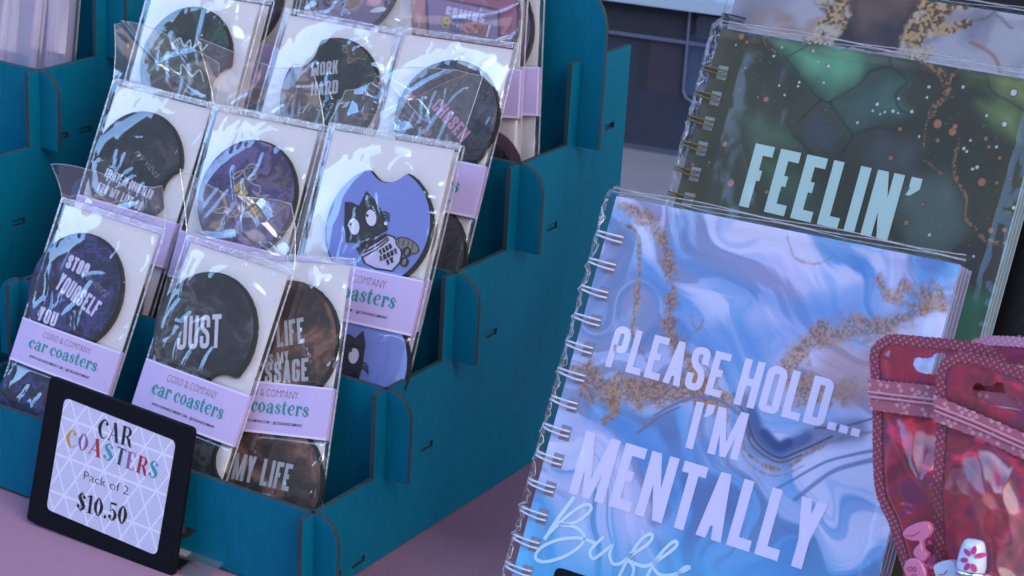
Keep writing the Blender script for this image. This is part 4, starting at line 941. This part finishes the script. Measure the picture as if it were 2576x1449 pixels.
    sp = (vnoise(u * 900, v * 900, 140) > .93) & (fbm(u * 30, v * 20, 141) > .53); c = lerp(c, srgb(128, 110, 84), .55 * sp.astype(float))
    return c
def art_marble(u, v, fr, wd, ht):
    t6 = lambda x, y: ((2150 + x * 874 / 2576) * .85185, y * 450 / 1326 * .85185)
    F_ = lambda L_: [tuple(fr.uv(*t6(*p))) for p in L_]
    jx = (fbm(u * 90, v * 90, 205, 4) - .5) * .010; jy = (fbm(u * 90 + 5, v * 90, 206, 4) - .5) * .010
    c = np.zeros((*u.shape, 3)) + srgb(150, 144, 156); c = lerp(c, srgb(182, 174, 184), sstep(.4, .65, fbm(u * 20, v * 20, 201))); c = lerp(c, srgb(122, 118, 132), .8 * sstep(.5, .7, fbm(u * 30, v * 30, 202)))
    c = lerp(c, srgb(156, 122, 96), .7 * sstep(.52, .7, fbm(u * 26 + 3, v * 40, 203)))
    dk = F_([(900, -200), (1800, -200), (1720, 60), (1640, 300), (1480, 420), (1200, 440), (900, 400), (960, 200)]); ins = inpoly(u + jx, v + jy, dk)
    col = np.zeros((*u.shape, 3)) + srgb(84, 68, 70); col = lerp(col, srgb(52, 46, 52), sstep(.4, .6, fbm(u * 22, v * 22, 210))); col = lerp(col, srgb(126, 98, 88), .8 * sstep(.5, .72, fbm(u * 30, v * 26, 211)))
    c = c + (col - c) * ins[..., None]
    for pts, wv in (([(860, -60), (930, 60), (960, 140), (900, 240), (840, 330), (760, 420)], .0090), ([(1850, -60), (1780, 80), (1720, 200), (1660, 300), (1600, 400), (1680, 480)], .0085), ([(1850, 60), (2000, -20), (2150, -60)], .0060), ([(1760, 200), (1900, 230), (2080, 210)], .0035)):
        d = segdist(u + jx * .8, v + jy * .8, F_(pts)) + wv * .7 * (fbm(u * 200, v * 200, 220, 3) - .5)
        cg = np.zeros((*u.shape, 3)) + srgb(196, 160, 116); cg = lerp(cg, srgb(104, 76, 54), sstep(.42, .6, fbm(u * 700, v * 700, 221, 2))); cg = lerp(cg, srgb(206, 196, 184), .6 * sstep(.55, .7, fbm(u * 120, v * 120, 222)))
        c = c + (cg - c) * (sstep(wv, wv * .6, d))[..., None]
    d = segdist(u, v, [tuple(p) for p in catmull(F_([(2110, 370), (2220, 420), (2320, 500), (2370, 620)]), 5)]); c = lerp(c, srgb(150, 112, 92), .7 * sstep(.0016, .0004, d))
    d = segdist(u + jx * .5, v + jy * .5, F_([(2100, 190), (2240, 140), (2320, 110), (2400, 180), (2470, 250)])); c = lerp(c, srgb(104, 98, 112), .6 * sstep(.0012, .0003, d))
    return c
def art_night(u, v, fr, wd, ht):
    c = np.zeros((*u.shape, 3)) + srgb(12, 12, 16); s_ = (vnoise(u * 700, v * 700, 301) > .94) & (fbm(u * 40, v * 40, 302) > .45); c = lerp(c, srgb(170, 175, 185), s_.astype(float)); return c
def art_aqua(u, v, fr, wd, ht):
    c = np.zeros((*u.shape, 3)) + srgb(70, 140, 180); return lerp(c, srgb(120, 180, 210), fbm(u * 30, v * 30, 310))
def metal(name, col, rough): return plain(name, col, rough, 1.0, var=.1, scale=300)
M_WHITE = plain("white_coated_wire", (.72, .72, .80), .3, var=.05, coat=.5); M_GOLD = plain("antique_gold_wire", (.26, .17, .05), .3, .55, var=.2, scale=300); M_BLACK = plain("black_coated_wire", (.012, .012, .018), .25, coat=.5)
def nbframe(px, py, dist, yaw_, tilt, lean): return Frame(CAM + ray(px, py) * dist, yaw_, tilt, lean)

fb = nbframe(1551, 493, .900, -8.6, 4.1, 24.8); wb_ = fb.uv(2415, 672)[0]
nb1, cov1 = notebook(fb, wb_, .235, "blue marbled spiral notebook reading PLEASE HOLD, white wire, in shrink wrap", art_blue, M_WHITE, fb.uv(1569, 605)[1] * -1, .01270, 17, wrap_seed=3, res=.0004)
fl = lambda p: fb.uv(*p) + (-wb_ / 2, .235)
r8 = lambda x, y: (1260.7 + .518 * x, 698.5 + .518 * y)
def nline(s, a, b_, top, mat, cov, f, t=.17, gap=.085, wb=.42, apos=None):
    S_, w_ = cond_line(s, t, wb, gap); a, b_, c_ = f(a), f(b_), f(top); X_ = nrm(b_ - a); h = abs((c_ - a) @ np.array([-X_[1], X_[0]]))
    return letter_obj("cover_lettering", place(S_, w_, a, b_, h), .00025, mat, cov)
nline("PLEASE", r8(505, 430), r8(1065, 585), r8(550, 225), INK_PALE, cov1, fl, .16, .09)
nline("HOLD...", r8(1128, 612), r8(1735, 775), r8(1170, 385), INK_PALE, cov1, fl, .16, .075)
nline("I\u2019M", r8(895, 825), r8(1150, 890), r8(950, 600), INK_PALE, cov1, fl, .16, .07)
nline("MENTALLY", r8(328, 1045), r8(1500, 1430), r8(412, 742), INK_PALE, cov1, fl, .165, .085, .42)
z7 = lambda x, y: (1260.7 + .2063 * x, 1150 + .2063 * y)
SCR = plain("pale_blue_ink", (.66, .82, .95), .55, var=.03)
def nscript(strokes):
    o = []
    for P, wd_ in strokes: o.append(stroke_pts(catmull([fl(z7(*p)) for p in P], 5), wd_ * mm, True))
    letter_obj("script_lettering", o, .00025, SCR, cov1)
nscript([([(880, 505), (720, 720), (620, 870), (545, 985)], 2.0),
 ([(545, 980), (640, 880), (800, 730), (960, 610), (1070, 578), (1100, 640), (1000, 740), (880, 805), (730, 820), (900, 850), (1000, 930), (1015, 1010), (950, 1100), (780, 1210), (560, 1275), (445, 1255), (425, 1190), (510, 1090), (700, 1010), (900, 985), (1020, 1000), (1130, 1040)], 1.5),
 ([(1240, 985), (1150, 1070), (1085, 1160), (1130, 1238), (1250, 1160), (1355, 1080), (1325, 1190), (1370, 1300), (1470, 1290), (1600, 1190), (1780, 1070), (1850, 975), (1810, 940), (1700, 1020), (1560, 1230), (1440, 1460), (1380, 1600)], 1.5),
 ([(1555, 1255), (1620, 1350), (1600, 1470)], 1.4),
 ([(1570, 1270), (1740, 1330), (1880, 1280), (2080, 1140), (2150, 1060), (2110, 1030), (2000, 1120), (1870, 1290), (1760, 1500), (1700, 1640)], 1.5),
 ([(1850, 1340), (1930, 1430), (2060, 1440), (2200, 1400), (2300, 1350), (2240, 1345), (2150, 1440), (2170, 1520), (2300, 1500)], 1.4)])
fg = nbframe(1815, 70, .985, -9.5, 2.6, 21.5); wg_ = fg.uv(2556.8, 511)[0]
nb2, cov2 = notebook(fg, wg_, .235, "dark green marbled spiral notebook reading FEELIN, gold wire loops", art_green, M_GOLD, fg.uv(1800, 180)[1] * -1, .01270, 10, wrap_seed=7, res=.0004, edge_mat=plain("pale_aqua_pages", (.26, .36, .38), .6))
fl2 = lambda p: fg.uv(*p) + (-wg_ / 2, .235)
nline("FEELIN\u2019", r7(795, 1000), r7(1600, 1192), r7(878, 697), INK_MINT, cov2, fl2, .165, .10, .37)
fm_ = nbframe(1868, -70, 1.07, -9.0, 2.2, 21.5); wm_ = .176
nb3, cov3 = notebook(fm_, wm_, .235, "grey and gold marbled spiral notebook with black wire, topmost of the propped notebooks", art_marble, M_BLACK, fm_.uv(1870, 52)[1] * -1 , .01270, 6, wrap_seed=11)
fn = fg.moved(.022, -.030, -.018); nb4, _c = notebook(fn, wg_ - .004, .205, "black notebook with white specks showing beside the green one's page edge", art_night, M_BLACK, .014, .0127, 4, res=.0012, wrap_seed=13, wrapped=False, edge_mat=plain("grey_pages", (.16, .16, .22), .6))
fq = fg.moved(.048, -.052, -.034); nb5, _c = notebook(fq, wg_, .180, "aqua notebook just showing behind the black speckled one", art_aqua, M_WHITE, .014, .0127, 4, res=.0012, wrap_seed=15, wrapped=False)
# wire stand that carries the notebooks
BK = CAM + ray(1620, 1470) * .86
# small black price tag in front of the blue notebook
TF = fb.moved(0, 0, .016); p0 = TF.uv(1398, 1428)
tg = empty("price_tag", TF.moved(p0[0], p0[1] - .035).matrix()); tag(tg, "small black tag with a blue grey card at the foot of the blue notebook", "price tag")
m = MB(); m.prism(quad_rr((0, 0), (.080, 0), (.080, .0355), (.0, .0355), .003), -.003, 0); to = m.build("tag_panel", BLACK_PLA, tg)
m = MB(); m.prism(quad_rr((.0165, .002), (.062, .002), (.062, .0350), (.0165, .0350), .0025), .0001, .0006); m.build("tag_card", plain("blue_grey_card", (.05, .10, .22), .5), tg)

# ================================================================== PINK ZIP BAGS
def holo_mat(name, seed, base=(.68, .11, .22), dark=(.38, .05, .13)):
    n = NT(name); c = n.coord(1, loc=(seed, seed * .3, 0))
    f = n.noise(c, 38, 2, .5, .8)
    col = n.ramp(f, [(.34, dark), (.44, base), (.49, (.80, .10, .28)), (.55, (.40, .14, .46)), (.61, (.62, .16, .15)), (.70, base)])
    h = n.math('ADD', n.noise(c, 45, 3, .5, 1.2), n.math('MULTIPLY', n.noise(c, 160, 2), .2))
    return n.pbr(col, .2, .75, n.bump(h, .25, .003), .6)
def seal_mat(name, base=(.24, .05, .095), dot=(.44, .23, .30)):
    n = NT(name); c = n.coord(1, rot=(0, 0, math.radians(45)))
    v = n.add("TexVoronoi", distance='CHEBYCHEV'); n.lk(c, v.inputs["Vector"]); v.inputs["Scale"].default_value = 520; v.inputs["Randomness"].default_value = 0.0
    k = n.math('LESS_THAN', v.outputs[0], .24); g = n.noise(n.coord(), 90, 3)
    return n.pbr(n.mix(n.math('MULTIPLY', k, n.math('ADD', g, .15)), base, dot), .35, .35, n.bump(k, .6, .0006), .5)
def zip_mat():
    n = NT("zip_strip_plastic"); c = n.coord(1, rot=(0, 0, math.radians(45)))
    v = n.add("TexVoronoi", distance='CHEBYCHEV'); n.lk(c, v.inputs["Vector"]); v.inputs["Scale"].default_value = 480; v.inputs["Randomness"].default_value = .15
    k = n.math('LESS_THAN', n.math('ABSOLUTE', n.math('SUBTRACT', v.outputs[0], .27)), .08)
    return n.pbr(n.mix(k, (.33, .11, .17), (.50, .27, .34)), .3, .1, n.bump(k, .5, .0005), .5)
HOLO, HOLO2 = holo_mat("holographic_pink_foil", 2.0), holo_mat("holographic_wine_foil", 5.0, (.60, .13, .25), (.34, .06, .14))
SEAL, ZIP = seal_mat("dotted_heat_seal"), zip_mat()
PINKFILM = film_mat("pink_bag_film", tint=(.93, .62, .72), gain=1.0, bscale=22, bstr=.12, bdist=.002, haze=.03, rough=.13)
def bag(fr, outline, holes, zip_lines, label, foil, seed, seal=None, border=.0045, group="pink zip bags of charms"):
    f = lambda p: tuple(fr.uv(*p))
    P = [tuple(q) for q in catmull([f(p) for p in outline], 5, True)]; HP = [[tuple(q) for q in catmull([f(p) for p in h], 5, True)] for h in holes]
    xs_ = [p[0] for p in P]; ys_ = [p[1] for p in P]; bx, by = (min(xs_) + max(xs_)) / 2, min(ys_)
    root = empty("zip_bag", fr.moved(bx, by).matrix()); tag(root, label, "zip bag", group)
    st = .00045
    U, V = np.meshgrid(np.arange(min(xs_) - st, max(xs_) + st, st), np.arange(min(ys_) - st, max(ys_) + st, st))
    ins = inpoly(U, V, P); d = segdist(U, V, P + [P[0]]); 
    for h in HP: ins &= ~inpoly(U, V, h)
    zt_ = max(f(p)[1] for p in zip_lines[0]); zb_ = min(f(p)[1] for p in zip_lines[1])
    rs = np.random.RandomState(seed); cr = []
    for i in range(16):
        x, y = rs.uniform(min(xs_), max(xs_)), rs.uniform(min(ys_), max(ys_) - .02); a = rs.uniform(0, 6.28); q = rs.uniform(.010, .035); cr.append((x, y, x + q * math.cos(a), y + q * math.sin(a), rs.uniform(-.3, .3), rs.uniform(.004, .010), rs.uniform(-.002, .0025)))
    fold = creases(U, V, cr) * sstep(border, border + .008, d) * sstep(zb_ + .002, zb_ - .006, V)
    puff = .006 * sstep(border, .022, d) * sstep(zb_ + .004, zb_ - .02, V)
    k = 1 / .02; rid = 1 - np.abs(2 * fbm(U * k * .8 + V * 8, V * k * .6, seed, 3) - 1)
    Zf = puff * (1 + .5 * (rid - .5)) + .35 * fold + .0008 * rid ** 3 * sstep(border, border + .006, d); Zb = -puff * .6 + fold + .0016 * (fbm(U * k, V * k, seed + 3) - .5) * sstep(border, border + .004, d)
    bk = link("back_foil", grid_mesh("back_foil", U - bx, V - by, Zb - .0006, ins), [foil], root, True)
    inner = ins & (d > border - st)
    link("front_film", grid_mesh("front_film", U - bx, V - by, Zf + .0004, inner), [PINKFILM], root, True)
    link("heat_seal", grid_mesh("heat_seal", U - bx, V - by, Zb * 0 + .0002, ins & (d < border)), [seal or SEAL], root, True)
    A, B = [f(p) for p in zip_lines[0]], [f(p) for p in zip_lines[1]]
    y_top = np.interp(U, [p[0] for p in A], [p[1] for p in A]); y_bot = np.interp(U, [p[0] for p in B], [p[1] for p in B])
    zo = link("zip_strip", grid_mesh("zip_strip", U - bx, V - by, Zb * 0 + .0030, ins & (V < y_top) & (V > y_bot)), [ZIP], root, True)
    m = MB(); mid = [((a[0] + b_[0]) / 2, (a[1] + b_[1]) / 2) for a, b_ in zip(A, B)]
    for o_ in (-.0009, .0009):
        q = [p for p in [(x, np.interp(x, [p[0] for p in mid], [p[1] for p in mid]) + o_) for x in np.linspace(min(xs_) + .001, max(xs_) - .001, 40)] if True]
        q = [p for p in q if inpoly(np.array([p[0]]), np.array([p[1]]), P)[0]]
        m.tube([(x - bx, y - by, .0034) for x, y in q], .0006, 6)
    m.build("zip_ridge", plain("zip_ridge_plastic", (.46, .20, .28), .3), zo)
    return root, (lambda p, z=.002: np.array([*(fr.uv(*p) - (bx, by)), z]))
q4 = lambda x, y: (2150 + .194 * x, 809 + .194 * y); q5 = lambda x, y: (2150 + .1946 * x, 1167 + .1946 * y)
fz = nbframe(2360, 1150, .772, -6, 0, 16)
bagA, _ = bag(fz, [q4(185, 430), q4(240, 290), q4(350, 200), q4(480, 155), q4(900, 185), q4(1400, 240), q4(1720, 300), q4(1900, 400), q4(2040, 570), (2590, 1060), (2590, 1300), (2560, 1520), (2440, 1580), (2300, 1500), (2265, 1420), (2235, 1320), q5(330, 560), q5(260, 350), q5(230, 0), q4(225, 1300), q4(215, 900)],
      [[q4(760, 540), q4(800, 480), q4(980, 482), q4(1060, 420), q4(1160, 430), q4(1190, 520), q4(1190, 620), q4(1110, 680), q4(980, 672), q4(850, 650), q4(785, 600)]],
      [[q4(215, 735), q4(1050, 820), q4(2100, 930)], [q4(225, 1150), q4(1050, 1260), q4(2100, 1400)]], "glossy red pink zip bag with rounded dotted top seal, standing behind another bag", HOLO, 401)
fz2 = nbframe(2470, 1150, .755, -3, 0, 16)
bagB, bloc = bag(fz2, [q4(1045, 830), q4(1060, 620), q4(1150, 480), q4(1300, 390), q4(1450, 385), q4(1800, 470), q4(2195, 620), (2640, 980), (2650, 1250), (2640, 1560), (2480, 1600), (2340, 1540), (2352, 1440), q5(1000, 560), q5(990, 300), q4(1050, 1400)],
      [[q4(1530, 880), q4(1560, 820), q4(1620, 805), q4(1670, 840), q4(1740, 835), q4(1800, 830), q4(1840, 795), q4(1910, 800), q4(1940, 870), q4(1950, 940), q4(2090, 1000), q4(2150, 1060), q4(2140, 1140), q4(2090, 1165), q4(1960, 1130), q4(1700, 1030), q4(1560, 960)]],
      [[q4(1045, 930), q4(1600, 1160), q4(2250, 1440)], [q4(1045, 1290), q4(1600, 1500), q4(2250, 1800)]], "front wine pink zip bag with bear shaped hanging hole and charms inside", HOLO2, 431)
fz3 = nbframe(2520, 880, .800, -6, 0, 16)
bagC, _ = bag(fz3, [(2440, 864), (2470, 846), (2510, 843), (2600, 850), (2660, 870), (2660, 1100), (2500, 1100), (2440, 960)], [], [[(2440, 905), (2560, 915), (2660, 925)], [(2440, 960), (2560, 975), (2660, 990)]], "pale lilac pink zip bag peeking out behind the two red ones", holo_mat("holographic_lilac_foil", 9.0, (.66, .36, .58), (.48, .24, .44)), 451, seal_mat("pale_heat_seal", (.48, .26, .44), (.68, .46, .62)))
# charms in the front bags
CH_P = plain("pink_resin", (.50, .15, .29), .35, var=.05, coat=.4); CH_W = plain("white_resin", (.55, .50, .58), .35, var=.05, coat=.4); CH_B = plain("pale_blue_resin", (.36, .48, .66), .3, var=.05, coat=.5)
def charm(name, fr, outline, mat, label, th=.004, z=.004, cat="charm", lines=()):
    P = [tuple(q) for q in catmull([fr.uv(*p) for p in outline], 5, True)]; bx, by = np.mean([p[0] for p in P]), min(p[1] for p in P)
    root = empty(name, fr.moved(bx, by, z).matrix()); tag(root, label, cat)
    P = [(x - bx, y - by) for x, y in P]
    a = sum(P[i - 1][0] * P[i][1] - P[i][0] * P[i - 1][1] for i in range(len(P)))
    if a < 0: P = P[::-1]
    m = MB(); m.prism(P, 0, th); o = m.build("body", mat, root); md = o.modifiers.new("bevel", 'BEVEL'); md.width = .0008; md.segments = 3; md.limit_method = 'ANGLE'
    if lines: letter_obj("moulded_line", [stroke_pts(catmull([np.array(fr.uv(*p)) - (bx, by) for p in L_], 4), .0004, True) for L_ in lines], th + .0001, CH_DK, root)
    return root
CH_DK = plain("dark_pink_paint", (.22, .05, .12), .4)
charm("bunny_charm", fz2, [q5(740, 890), q5(800, 800), q5(960, 730), q5(1060, 740), q5(1100, 830), q5(1060, 920), q5(990, 985), q5(1000, 1080), q5(1060, 1140), q5(1010, 1230), q5(900, 1170), q5(880, 1090), q5(960, 980), q5(830, 960)], CH_P, "pink bunny ear charm lying under the film of the front bag", z=.006, lines=[[q5(790, 900), q5(880, 900), q5(960, 850)]])
charm("paw_charm", fz2, [q5(770, 1290), q5(830, 1200), q5(930, 1190), q5(1010, 1260), q5(1060, 1400), q5(1000, 1500), q5(860, 1500), q5(790, 1400)], CH_P, "pink paw charm below the bunny charm in the bag", z=.0075, lines=[[q5(830, 1320), q5(860, 1290), q5(890, 1320), q5(860, 1350), q5(830, 1320)], [q5(900, 1310), q5(930, 1300), q5(930, 1350), q5(900, 1340), q5(900, 1310)], [q5(870, 1410), q5(920, 1390), q5(960, 1430)]])
charm("wing_charm", fz2, [q5(1170, 1280), q5(1300, 1215), q5(1400, 1215), q5(1440, 1280), q5(1470, 1360), q5(1560, 1420), q5(1640, 1480), q5(1500, 1560), q5(1250, 1520), q5(1190, 1400)], CH_B, "pale blue charm at the bottom of the front bag under the flowered bead", z=.008, lines=[[q5(1230, 1390), q5(1290, 1390), q5(1340, 1340)]])
charm("cloud_charm", fz2, [q5(1560, 1440), q5(1680, 1390), q5(1790, 1395), q5(1870, 1440), q5(1880, 1540), q5(1600, 1560)], CH_W, "white charm at the very bottom edge below the flowered bead", z=.0065)
# flowered bead: a small tapered cap with a silver rim
bc = fz2.uv(*q5(1630, 1340)); bt = fz2.uv(*q5(1680, 940)); ax = bt - bc; Lb = np.linalg.norm(ax)
bead = empty("flower_bead", fz2.moved(*bc, .011).matrix()); tag(bead, "white capsule bead with a magenta flower and silver rim in the front bag", "bead")
def lathe(prof, n=28):
    m = MB(); k = [[(r * math.cos(2 * math.pi * j / n), r * math.sin(2 * math.pi * j / n), h) for j in range(n)] for h, r in prof]
    m.v = [p for ring in k for p in ring]
    for i in range(len(prof) - 1):
        for j in range(n): m.f.append([i * n + j, i * n + (j + 1) % n, (i + 1) * n + (j + 1) % n, (i + 1) * n + j]); m.mi.append(0)
    return m
rb = .0052
pf = [(0, rb * 1.0), (Lb * .15, rb * 1.06), (Lb * .5, rb * .98), (Lb * .8, rb * .82), (Lb * .93, rb * .70), (Lb * .985, rb * .5), (Lb, .0001)]
Rm = Matrix.Rotation(math.atan2(ax[0], ax[1]) * -1, 4, 'Z') @ Matrix.Rotation(math.radians(-90), 4, 'X')
o = lathe(pf).build("body", plain("pearl_blue_enamel", (.50, .62, .78), .25, var=.1, coat=.6), bead, True); o.matrix_local = Rm
o = lathe([(-.0022, rb * .9), (-.002, rb * 1.08), (-.0004, rb * 1.10), (.0, rb * .9)]).build("rim", metal("silver_metal", (.7, .7, .72), .2), bead, True); o.matrix_local = Rm
MAG = plain("magenta_enamel", (.42, .03, .20), .35)
m = MB(); fc = np.array(fz2.uv(*q5(1705, 1180))) - bc
for a in (90, 35, 200, 250, 300, 145):
    r_ = .0030; cx, cy = fc[0] + .0028 * math.cos(math.radians(a)), fc[1] + .0034 * math.sin(math.radians(a))
    pts = [(cx + r_ * .55 * math.cos(q) * math.cos(math.radians(a)) - r_ * .32 * math.sin(q) * math.sin(math.radians(a)), cy + r_ * .55 * math.cos(q) * math.sin(math.radians(a)) + r_ * .32 * math.sin(q) * math.cos(math.radians(a))) for q in np.linspace(0, 2 * math.pi, 14, endpoint=False)]
    m.poly([(x, y, math.sqrt(max(1e-9, (rb * 1.07) ** 2 - (x - (y / ax[1] * ax[0])) ** 2)) + .0002) for x, y in pts])
m.build("flower", MAG, bead)

# ================================================================== LEFT RACK'S CARDS, STORAGE BIN
LIL_W = plain("lavender_white_card", (.50, .47, .74), .6, var=.06, scale=60)
CLEARB = film_mat("flat_clear_film", gain=.6, bstr=.03, haze=.05)
for i, (dx, dyy, dz_, w_, ln, nm) in enumerate(((-.012, .030, 0, .075, 8, "white card stack standing nearest the open end of the left rack"), (-.030, .016, .0, .075, 10, "white card stack in front of its twin in the left rack"), (-.050, .006, .0, .08, 12, "pale lavender card stack at the very edge of the photo"))):
    base = np.array([-.329 - .004 + dx, -.028 + 3 * DY + dyy - .06 + .062, zt(2) + .003])
    fr_ = Frame(base, 0, 0, ln); r_ = empty("card_stack", fr_.matrix()); tag(r_, nm, "card stack")
    m = MB()
    for q in range(5): m.box((-w_, 0, -.0016 * q - .0013), (-.0006 * (q % 2), .150 - .001 * q, -.0016 * q))
    m.build("cards", LIL_W, r_)
    m = MB(); m.box((-w_ - .001, 0, .0006), (.0022, .152, .0008)); m.box((.0020, 0, -.009), (.0024, .152, .0006)); m.build("sleeve", CLEARB, r_)
def bin_mat():
    n = NT("smoky_clear_plastic")
    tr = n.add("BsdfTransparent"); tr.inputs[0].default_value = (.72, .75, .82, 1)
    p = n.add("BsdfPrincipled"); p.inputs["Base Color"].default_value = (.35, .40, .50, 1); p.inputs["Roughness"].default_value = .25
    m_ = n.add("MixShader"); m_.inputs[0].default_value = .07; n.lk(tr.outputs[0], m_.inputs[1]); n.lk(p.outputs[0], m_.inputs[2]); n.lk(m_.outputs[0], n.o.inputs[0]); return n.m
BIN = bin_mat(); LID = plain("pale_blue_plastic_lid", (.34, .46, .62), .3, var=.05)
bp = hit(1620, 392, (0, 0, .0), np.array([0, 0, 1.]))
bf = Frame(bp, 10, 0, 0); sb = empty("storage_bin", bf.matrix()); tag(sb, "low clear plastic storage bin with a pale lid on the table behind the rack", "storage bin")
# local: x right, y up, z toward camera
BW0, BW1, BH, BD = -.30, .34, .138, .36
m = MB(); m.box((BW0, .001, -.003), (BW1, BH, 0)); m.box((BW0, .001, -BD), (BW1, BH, -BD + .003)); m.box((BW0, .001, -BD + .003), (BW0 + .003, BH, -.003)); m.box((BW1 - .003, .001, -BD + .003), (BW1, BH, -.003)); m.build("bin_body", BIN, sb)
m = MB(); m.prism(rrect(BW0 - .008, BH + .001, BW1 + .008, BH + .012, .003), -BD - .008, .008)
for x0, x1 in ((BW0 + .02, .03), (.05, BW1 - .02)): m.prism(rrect(x0, BH + .012, x1, BH + .018, .002), -BD + .02, -.012)
m.build("bin_lid", LID, sb)
bc_ = empty("black_case", bf.moved(.16, BH + .0185, -.128).matrix()); tag(bc_, "dark case resting on the pale lid of the storage bin", "case")
m = MB(); m.prism(rrect(-.13, 0, .17, .055, .008), -.12, .115); m.build("case_body", plain("dark_green_case", (.010, .018, .018), .35, var=.2, scale=40), bc_)
m = MB(); m.prism(rrect(-.132, .033, .172, .037, .001), -.122, .117); m.build("case_seam", plain("case_rubber", (.03, .04, .045), .5), bc_)
RIB = plain("bin_rib_plastic", (.10, .12, .19), .35)
m = MB()
for y in (.108,): m.box((BW0, y, .0003), (BW1, y + .0030, .0022))
m.tube([(x, y, .002) for x, y in [(.032, BH), (.032, .066), (.035, .060), (.041, .057), (.30, .057)]], .0012, 6); m.build("bin_rib", RIB, sb)
m = MB(); m.prism(rrect(.040, BH - .022, .20, BH - .002, .004), .0005, .006); m.build("bin_latch", BIN, sb)
cont = [((-.29, -.02), .10, (.014, .014, .034)), ((-.01, .02), .105, (.09, .022, .04)), ((.025, .33), .11, (.16, .24, .42)), ((-.29, .33), .055, (.012, .018, .05))]
for i, ((x0, x1), h_, colr) in enumerate(cont):
    m = MB(); m.box((x0, .004, -.30 + .02 * i), (x1, h_, -.02 - .004 * i + (.012 if i == 3 else 0))); o = m.build("folded_fabric", plain("fabric_%d" % i, colr, .8), None); o.matrix_world = bf.matrix()
    tag(o, ["dark purple bundle seen through the left of the bin", "narrow wine red bundle in the middle of the bin", "slate blue bundle seen through the right of the bin", "navy bundle along the bottom of the bin"][i], "bundle")
